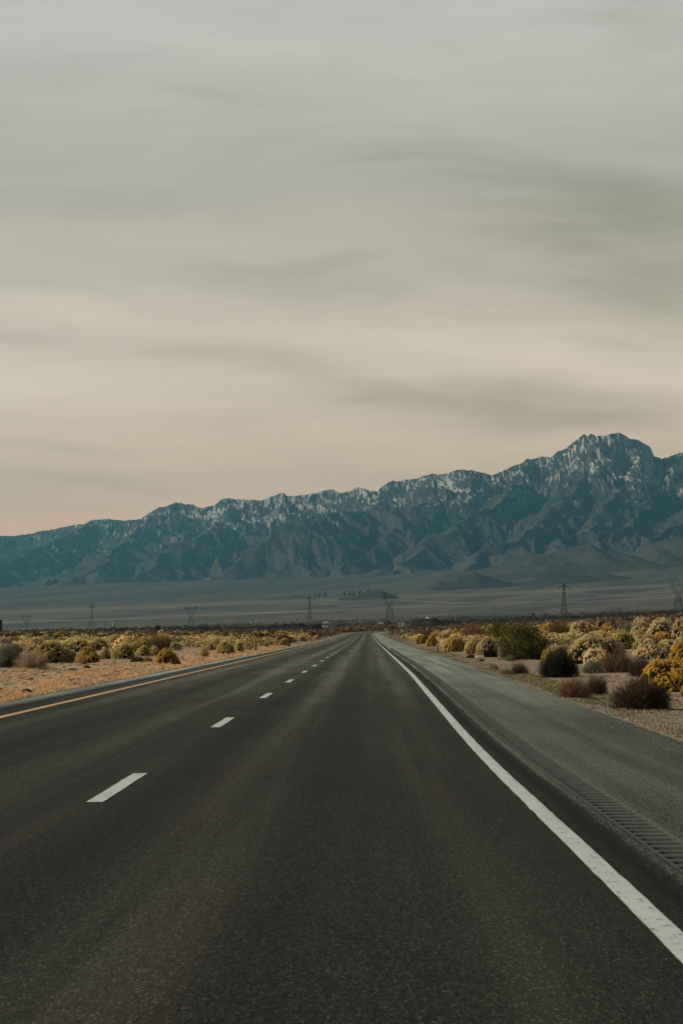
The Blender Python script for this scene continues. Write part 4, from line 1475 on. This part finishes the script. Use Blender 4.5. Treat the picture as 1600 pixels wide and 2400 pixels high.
SY = 540.0
SX = (937.5 - 800) / F * SY
SZ = float(ground_z(SX, SY))
sign = thing('speed_limit_sign', 'white speed limit 65 sign on a post where the road bends right', 'road sign', (SX, SY, SZ))
zt = H + (HZ - 1457.8) * SY / F - SZ
zb = H + (HZ - 1469.2) * SY / F - SZ
MB().bar((0, 0.03, -.3), (0, 0.03, zt - .05), .06).build('post', M['wood'], sign)
panel = MB().box((.05, 0, (zt + zb) / 2), (.92, .02, zt - zb)).build('sign_panel', M['signwhite'], sign)
text_mesh('SPEED', .24, M['signblack'], panel, (.05, -.016, zb + (zt - zb) * .84), 'lettering')
text_mesh('LIMIT', .24, M['signblack'], panel, (.05, -.016, zb + (zt - zb) * .62), 'lettering')
text_mesh('65', .55, M['signblack'], panel, (.05, -.016, zb + (zt - zb) * .27), 'lettering')
X2s = (945.6 - 800) / F * 548
s2 = thing('side_sign', 'pale grey green square sign board standing right behind the speed limit sign', 'sign board', (X2s, 548, float(ground_z(X2s, 548))))
z2 = s2.location.z
zt2 = H + (HZ - 1457.3) * 548 / F - z2
MB().bar((0.1, .03, -.3), (.1, .03, zt2 - .05), .05).build('post', M['wood'], s2)
p2 = MB().box((0, 0, zt2 - .55), (.74, .02, 1.1)).build('sign_panel', M['signgreen'], s2)
MB().prism([(-.30, zt2 - .95), (-.22, zt2 - .95), (.25, zt2 - .2), (.17, zt2 - .2)], -.018, -.011).build('sign_stripe', M['signwhite'], p2)

# brown boards on the left
for (px, y0, y1, wpx, Yb, lab) in ((-6, 1453, 1479, 24, 300, 'brown road sign board cut by the left edge of the picture'), (370.5, 1466, 1484, 11.5, 480, 'small brown board on a post in the left brush')):
    X = (px - 800) / F * Yb
    Z = float(ground_z(X, Yb))
    t = thing('brown_board', lab, 'sign board', (X, Yb, Z))
    a = H + (HZ - y0) * Yb / F - Z
    b_ = H + (HZ - y1) * Yb / F - Z
    MB().box((0, 0, (a + b_) / 2), (wpx / F * Yb, .04, a - b_)).build('board', M['brownsign'], t)
    for q in (-.3, .3):
        MB().bar((q * wpx / F * Yb, .06, -.3), (q * wpx / F * Yb, .06, a - .1), .05).build('post', M['wood'], t)


# semi truck on the far carriageway
TY_ = 1010.0
TX_ = (762.5 - 800) / F * TY_
TZ_ = H + (HZ - 1474.5) * TY_ / F
truck = thing('truck', 'white truck with grey trailer coming through the lava rocks on the far carriageway', 'truck', (TX_, TY_, TZ_), math.radians(-10))
MB().prism([(-1.22, .9), (1.22, .9), (1.22, 1.75), (1.0, 1.9), (-1.0, 1.9), (-1.22, 1.75)], -1.9, .5).build('cab', M['truckwhite'], truck)
MB().prism([(-1.25, 2.55), (1.3, 2.55), (1.3, 3.15), (1.05, 3.5), (-1.05, 3.5), (-1.3, 3.15)], -1.2, 1.0).build('roof_fairing', M['truckwhite'], truck)
MB().box((0, -.85, 2.22), (2.3, .9, .68), .96).build('windscreen', M['glass'], truck)
MB().box((0, -1.95, 1.0), (2.3, .12, .42)).build('bumper', M['truckwhite'], truck)
MB().box((0, -1.93, 1.45), (1.1, .08, .35)).build('grille', M['glass'], truck)
tr = MB().box((.9, 7.5, 2.0), (2.6, 12.0, 3.0))
for i in range(12):
    tr.box((2.22, 1.9 + i, 2.0), (.06, .12, 2.9))
tr.build('trailer', M['trailer'], truck)
MB().box((2.75, 1.2, 2.25), (1.7, .2, 1.75)).build('side_panel', M['trailer'], truck)
for x in (-1.0, 1.0):
    for yy_ in (-1.0, 6.0, 11.5):
        mb = MB().bar((x - .15, yy_, .5), (x + .15, yy_, .5), .5, .5, 14)
        mb.build('wheel', M['rubber'], truck)


def far_car(px, py, lab, Yc, col='truckwhite'):
    X = (px - 800) / F * Yc
    Z = H + (HZ - py) * Yc / F
    t = thing('distant_car', lab, 'car', (X, Yc, Z), math.radians(70))
    MB().box((0, 0, .65), (1.8, 4.5, .7), .96).build('body', M[col], t)
    MB().box((0, .2, 1.25), (1.6, 2.4, .55), .8).build('cabin', M[col], t)
    for x in (-.8, .8):
        for y in (-1.4, 1.4):
            MB().bar((x - .1, y, .32), (x + .1, y, .32), .32, .32, 12).build('wheel', M['rubber'], t)
    return t


far_car(1065, 1454.5, 'white car glinting in the dark band right of the speed limit sign', 2000)
far_car(1001, 1449.5, 'small white car farther off, left of the other distant one', 2400)
far_car(891.5, 1463.5, 'tiny pale vehicle left of the speed limit sign, beyond the bend', 1650)


def hut(px, py, wpx, hpx, Yc, lab, wall='wallpale'):
    X = (px - 800) / F * Yc
    Z = float(ground_z(X, Yc))
    Z = max(Z, H + (HZ - py) * Yc / F)
    a = wpx / F * Yc
    h = hpx / F * Yc
    t = thing('farm_building', lab, 'building', (X, Yc, Z - .3), math.radians(12))
    MB().box((0, 0, h * .35), (a, a * .6, h * .7)).build('wall', M[wall], t)
    MB().prism([(-a * .55, h * .7), (a * .55, h * .7), (0, h * 1.05)], -a * .33, a * .33).build('roof', M['wallpale' if wall == 'wallpale' else 'roof'], t)
    MB().box((a * .1, -a * .302, h * .25), (a * .15, .1, h * .45)).build('door', M['roof'], t)


hut(268, 1465.5, 7, 6, 4300, 'white shed on the valley floor right of the left single mast pylon')
hut(250, 1467, 9, 3, 4400, 'long low white building left of the white shed')
hut(1247, 1441.5, 12, 5, 2600, 'low dark building on the skyline left of the right single mast pylon', 'roof')
hut(590, 1462, 5, 3.5, 3300, 'tiny pale shed beyond the brush left of the middle single mast pylon')


# ------------------------------------------------------------------ pylons and wires
def forked_pylon(px, ytop, ybase, Yc, label, rz):
    X = (px - 800) / F * Yc
    Z0 = H + (HZ - ybase) * Yc / F
    Zg = float(ground_z(X, Yc))
    Zt = H + (HZ - ytop) * Yc / F
    Hh = Zt - Z0
    t = thing('forked_pylon', label, 'pylon', (X, Yc, Z0), rz, 'forked lattice pylons')
    r = .0085 * Hh
    ext = Z0 - Zg if Zg < Z0 else 0
    P = [(0, .155), (.18, .12), (.36, .085), (.47, .07)]
    body = MB()
    for sx in (-1, 1):
        for sy in (-1, 1):
            body.bar((sx * .155 * Hh, sy * .10 * Hh, -ext - 1), (sx * .155 * Hh, sy * .10 * Hh, 0), r)
            for (a, b) in zip(P[:-1], P[1:]):
                body.bar((sx * a[1] * Hh, sy * a[1] * .6 * Hh, a[0] * Hh), (sx * b[1] * Hh, sy * b[1] * .6 * Hh, b[0] * Hh), r)
    for (a, b) in zip(P[:-1], P[1:]):
        for sy in (-1, 1):
            body.bar((-a[1] * Hh, sy * a[1] * .6 * Hh, a[0] * Hh), (b[1] * Hh, sy * b[1] * .6 * Hh, b[0] * Hh), r * .6)
            body.bar((a[1] * Hh, sy * a[1] * .6 * Hh, a[0] * Hh), (-b[1] * Hh, sy * b[1] * .6 * Hh, b[0] * Hh), r * .6)
            body.bar((-b[1] * Hh, sy * b[1] * .6 * Hh, b[0] * Hh), (b[1] * Hh, sy * b[1] * .6 * Hh, b[0] * Hh), r * .6)
    body.build('lattice_body', M['steel'], t)
    for sx in (-1, 1):
        arm = MB()
        a0, a1 = (sx * .07 * Hh, .47 * Hh), (sx * .215 * Hh, .82 * Hh)
        i1 = (sx * .15 * Hh, .82 * Hh)
        arm.bar((a0[0], 0, a0[1]), (a1[0], 0, a1[1]), r)
        arm.bar((-sx * .02 * Hh, 0, .47 * Hh), (i1[0], 0, i1[1]), r)
        for q in range(4):
            u0, u1 = q / 4, (q + 1) / 4
            arm.bar((a0[0] + (a1[0] - a0[0]) * u0, 0, a0[1] + (a1[1] - a0[1]) * u0), (-sx * .02 * Hh + (i1[0] + sx * .02 * Hh) * u1, 0, .47 * Hh + .35 * Hh * u1), r * .6)
        arm.bar((a1[0], 0, a1[1]), (sx * .215 * Hh, 0, Hh), r * .9)
        arm.bar((i1[0], 0, i1[1]), (sx * .215 * Hh, 0, Hh), r * .7)
        arm.bar((sx * .26 * Hh, 0, .84 * Hh), (sx * .215 * Hh, 0, Hh), r * .7)
        arm.build('fork_arm', M['steel'], t)
    beam = MB()
    beam.bar((-.30 * Hh, 0, .83 * Hh), (.30 * Hh, 0, .83 * Hh), r * .9)
    beam.bar((-.24 * Hh, 0, .87 * Hh), (.24 * Hh, 0, .87 * Hh), r * .8)
    for q in range(8):
        x0 = -.24 + .06 * q
        beam.bar((x0 * Hh, 0, (.87 if q % 2 else .83) * Hh), ((x0 + .06) * Hh, 0, (.83 if q % 2 else .87) * Hh), r * .5)
    beam.build('crossbeam', M['steel'], t)
    pts = []
    M_ = t.matrix_basis
    for x in (-.30, 0, .30):
        MB().bar((x * Hh, 0, .83 * Hh), (x * Hh, 0, .75 * Hh), r * .6).build('insulator', M['steel'], t)
        pts.append((X + x * Hh * math.cos(rz), Yc + x * Hh * math.sin(rz), Z0 + .75 * Hh))
    return pts


def mast_pylon(px, ytop, ybase, Yc, label, rz):
    X = (px - 800) / F * Yc
    Z0 = H + (HZ - ybase) * Yc / F
    Zg = float(ground_z(X, Yc))
    Hh = H + (HZ - ytop) * Yc / F - Z0
    t = thing('mast_pylon', label, 'pylon', (X, Yc, Z0), rz, 'single mast lattice pylons')
    r = .0072 * Hh
    ext = max(0, Z0 - Zg) + 1
    P = [(0, .085), (.12, .072), (.25, .06), (.38, .05), (.5, .042), (.62, .035), (.74, .030), (.87, .026), (.95, .02)]
    body = MB()
    for sx in (-1, 1):
        for sy in (-1, 1):
            body.bar((sx * .085 * Hh, sy * .085 * Hh, -ext), (sx * .085 * Hh, sy * .085 * Hh, 0), r)
            for a, b in zip(P[:-1], P[1:]):
                body.bar((sx * a[1] * Hh, sy * a[1] * Hh, a[0] * Hh), (sx * b[1] * Hh, sy * b[1] * Hh, b[0] * Hh), r)
    for a, b in zip(P[:-1], P[1:]):
        for sy in (-1, 1):
            body.bar((-a[1] * Hh, sy * a[1] * Hh, a[0] * Hh), (b[1] * Hh, sy * b[1] * Hh, b[0] * Hh), r * .6)
            body.bar((a[1] * Hh, sy * a[1] * Hh, a[0] * Hh), (-b[1] * Hh, sy * b[1] * Hh, b[0] * Hh), r * .6)
    body.build('lattice_mast', M['steel'], t)
    pts = []
    for sx in (-1, 1):
        arm = MB()
        arm.bar((0, 0, .93 * Hh), (sx * .15 * Hh, 0, .865 * Hh), r)
        arm.bar((0, 0, .875 * Hh), (sx * .15 * Hh, 0, .860 * Hh), r * .8)
        arm.build('crossarm', M['steel'], t)
        MB().bar((sx * .152 * Hh, 0, .862 * Hh), (sx * .156 * Hh, 0, .74 * Hh), r * .9).build('insulator', M['steel'], t)
        pk = MB()
        pk.bar((0, 0, .945 * Hh), (sx * .075 * Hh, 0, 1.0 * Hh), r * .9)
        pk.bar((0, 0, .975 * Hh), (sx * .075 * Hh, 0, .985 * Hh), r * .7)
        pk.build('peak_arm', M['steel'], t)
        pts.append((X + sx * .156 * Hh * math.cos(rz), Yc + sx * .156 * Hh * math.sin(rz), Z0 + .74 * Hh))
    return pts


fk = [forked_pylon(-330, 1452, 1486, 5600, 'forked lattice pylon beyond the left edge', .1)] if False else []
fk.append(forked_pylon(61.5, 1438, 1481, 4500, 'smallest forked lattice pylon, at the far left', .12))
fk.append(forked_pylon(447.5, 1417, 1469, 3750, 'forked lattice pylon left of the road, second from the left edge', .12))
fk.append(forked_pylon(913, 1389, 1450, 3150, 'forked lattice pylon standing just above the speed limit sign', .12))
fk.append(forked_pylon(1588, 1361, 1431, 2750, 'tallest forked lattice pylon at the right edge of the picture', .12))
ms = [mast_pylon(216, 1416, 1481, 3600, 'single mast lattice pylon left, between two forked ones', .1),
      mast_pylon(725.5, 1396, 1459, 3350, 'single mast lattice pylon behind the white truck', .1),
      mast_pylon(1320.5, 1365, 1441, 2800, 'single mast lattice pylon on the right above the big green shrub', .1)]


def wire(name, chain, label, group, sag=11.0, rad=.034):
    pts = []
    chain = list(chain)
    # continue both ends past the picture
    a, b = Vector(chain[0]), Vector(chain[1])
    chain.insert(0, tuple(a + (a - b) * .8))
    a, b = Vector(chain[-1]), Vector(chain[-2])
    chain.append(tuple(a + (a - b) * .6))
    mb = MB()
    for p, q in zip(chain[:-1], chain[1:]):
        p, q = Vector(p), Vector(q)
        prev = p
        for i in range(1, 25):
            t_ = i / 24
            c = p.lerp(q, t_)
            c.z -= sag * 4 * t_ * (1 - t_)
            mb.bar(prev, c, rad, rad, 3)
            prev = c
    o = mb.build(name, M['wire'])
    return tag(o, label, 'power line', group)


for i, w_ in enumerate(('left', 'right')):
    wire('power_wire', [m[i] for m in ms], f'sagging wire hung from the {w_} arms of the single mast pylons', 'wires of the single mast pylons')
for i, w_ in enumerate(('left', 'middle', 'right')):
    wire('power_wire', [m[i] for m in fk], f'sagging wire hung from the {w_} insulators of the forked pylons', 'wires of the forked pylons')

POLES = [(113.5, 1460, 1481, 'second from the left, right of the smallest forked pylon'), (208, 1457, 1484, 'just left of the left single mast pylon'), (245.5, 1458, 1481, 'just right of the left single mast pylon'),
         (368.5, 1457, 1478, 'directly behind the small brown board'), (484, 1455, 1474, 'just right of the second forked pylon'),
         (592, 1451, 1466, 'midway between forked and single mast pylons left of the road'), (695.5, 1450, 1463, 'just left of the single mast pylon behind the truck'),
         (838, 1449, 1461, 'by the low hill above the road bend'), (1051.5, 1436, 1449, 'right of the speed limit sign, on the skyline'), (1267.5, 1427, 1441, 'between the low dark building and right single mast pylon'),
         (1447, 1424, 1437, 'on the skyline left of the tallest forked pylon')]
for px, y0, y1, lab in POLES:
    Yc = 2450.0
    X = (px - 800) / F * Yc
    Zg = min(float(ground_z(X, Yc)), H + (HZ - y1) * Yc / F)
    Zt = H + (HZ - y0) * Yc / F
    t = thing('utility_pole', 'wooden utility pole ' + lab, 'utility pole', (X, Yc, Zg), .2, 'utility poles across the plain')
    h = Zt - Zg
    MB().bar((0, 0, -.5), (0, 0, h), .26, .2, 6).build('pole', M['wood'], t)
    MB().box((0, 0, h - .9), (3.0, .25, .28)).build('crossarm', M['wood'], t)


# ------------------------------------------------------------------ trees on the fan
def small_tree(px, yb, hpx, Yc, label, seed, name='conifer', wr=.30, crown=(.030, .040, .028, 1), trunk_h=.12, group=None, cat='tree'):
    r = np.random.default_rng(seed)
    X = (px - 800) / F * Yc
    Z = float(ground_z(X, Yc))
    Zt = H + (HZ - (yb - hpx)) * Yc / F
    h = max(hpx / F * Yc, Zt - Z)
    Z = min(Z, H + (HZ - yb) * Yc / F)
    t = thing(name, label, cat, (X, Yc, Z), 0, group)
    tk = MB().bar((0, 0, -.5), (0, 0, h * .9), h * .03, h * .006, 6)
    for i in range(8):
        a = i * 2.4
        z0 = h * (trunk_h + .09 * i)
        tk.bar((0, 0, z0), (math.cos(a) * h * wr * .6, math.sin(a) * h * wr * .6, z0 + h * .08), h * .008, h * .002, 4)
    tk.build('trunk', M['wood'], t)
    n = 700
    zz = r.random(n)
    if name == 'conifer':
        rad = wr * (1 - zz) ** .8 * (.55 + .45 * np.abs(np.sin(zz * 22))) * np.sqrt(r.random(n))
    else:
        rad = wr * np.sqrt(np.clip(1 - (zz * 1.25 - .35) ** 2, 0, 1)) * (.8 + .3 * r.random(n))
    a = r.random(n) * 6.28
    c = np.stack([rad * np.cos(a), rad * np.sin(a), trunk_h + zz * (1 - trunk_h)], 1) * h
    sz = r.uniform(.02, .045, n) * h
    v, f = quads(c, unit(r.normal(size=c.shape)), unit(r.normal(size=c.shape)), sz, sz)
    o = link('crown', mesh_np('crown', v, f, M['scrub'], False, {'tone': np.repeat(r.uniform(.2, .8, n), 4)}), t)
    o.color = crown
    return t


TR = [(617, 1405, 3.5), (626, 1404, 4), (664, 1402, 5), (690, 1400, 6), (694.5, 1400, 7), (699, 1399.5, 6), (704, 1399, 5.5), (739, 1394.5, 5), (748, 1393.5, 7), (762, 1392.5, 9),
      (808, 1388.5, 4.5), (820, 1388, 5), (828, 1387.5, 4), (843, 1386, 7), (862, 1384, 8)]
for i, (px, yb, hp) in enumerate(TR):
    o_ = ['leftmost'] + ORD[1:]
    small_tree(px, yb, hp * .55, 8300, f"tiny dark conifer far up the fan, {o_[i]}{'' if i == 0 else ' from the left'} of its row", 600 + i, wr=.34, group='conifers in a row far up the fan')
for i, (px, yb, hp, wr, lab) in enumerate(((158, 1483, 14, 1.15, 'wide bare brown tree crown on the plain left of the single mast pylon'), (131, 1483, 8, 1.0, 'low grey tree joining the wide brown one on its left'),
                                           (77, 1483, 8, .6, 'small grey tree right of the smallest forked pylon'), (183, 1483, 8, .5, 'small dark tree between the wide brown tree and the pylon'),
                                           (234, 1481, 7, .9, 'low grey tree right of the left single mast pylon'), (30, 1483, 7, 1.2, 'low grey tree line clump left of the smallest forked pylon'),
                                           (290, 1477, 7, 1.2, 'low dark tree above the black lava mound on the left'), (478, 1470, 8, .9, 'small brown tree at the foot of the utility pole left of centre'),
                                           (566, 1466, 9, 1.2, 'pale brown round tree between the left brush and the plain'))):
    small_tree(px, yb, hp, 1750, lab, 700 + i, 'bare_tree', wr, (.085, .075, .055, 1) if i in (0, 8) else (.05, .052, .042, 1), .02, 'trees on the valley floor')


# ------------------------------------------------------------------ scraps by the road
def scrap(px, py, w_, h_, lab, mat, seed, name='tyre_scrap', cat='tyre scrap'):
    X, Y, Z = ground_hit(px, py)
    r = np.random.default_rng(seed)
    nb, na = 14, 7
    u = np.linspace(0, 1, nb)
    v = np.linspace(-1, 1, na)
    U, V = np.meshgrid(u, v)
    aw = w_ / F * Y
    ah = h_ / F * Y
    arch = np.sin(U * math.pi) ** .7 * ah * (1 - .25 * V ** 2) + .02 * fbm(U * 6, V * 3, 3, seed)
    top = np.stack([(U - .5) * aw, V * .11 + .05 * np.sin(U * 5), arch], -1).reshape(-1, 3)
    bot = top - np.array([0, 0, .03])
    nV = len(top)
    f = grid_faces(na, nb)
    vv = np.concatenate([top, bot])
    ff = np.concatenate([f, f[:, ::-1] + nV])
    o = link(name, mesh_np(name, vv, ff, mat, True), None, (X, Y, Z + .01))
    return tag(o, lab, cat)


scrap(62, 1624, 28, 9, 'curved black tyre scrap lying in dry grass by the left shoulder', M['rubber'], 3)
scrap(18, 1627, 10, 4, 'small black tyre scrap left of the curved one', M['rubber'], 4)
scrap(1362, 1622, 9, 3, 'small white scrap of litter in the rusty bush', M['signwhite'], 5, 'litter', 'litter')
scrap(1117, 1542, 9, 2, 'flat white scrap of litter on the bare right verge', M['signwhite'], 6, 'litter', 'litter')

# ------------------------------------------------------------------ haze: one box round everything on the ground
hz = MB().box((0, 12000, 770), (22000, 27400, 1940))
hzm = bpy.data.materials.new('haze')
hzm.use_nodes = True
hzm.node_tree.nodes.clear()
hn = NT(hzm.node_tree)
pv = hn.new('ShaderNodeVolumePrincipled', {'Color': (.135, .42, .62, 1), 'Density': 0.000050, 'Anisotropy': 0.68})
ho = hn.new('ShaderNodeOutputMaterial')
hn.l.new(pv.outputs[0], ho.inputs['Volume'])
haze = hz.build('haze', hzm)
tag(haze, kind='stuff')
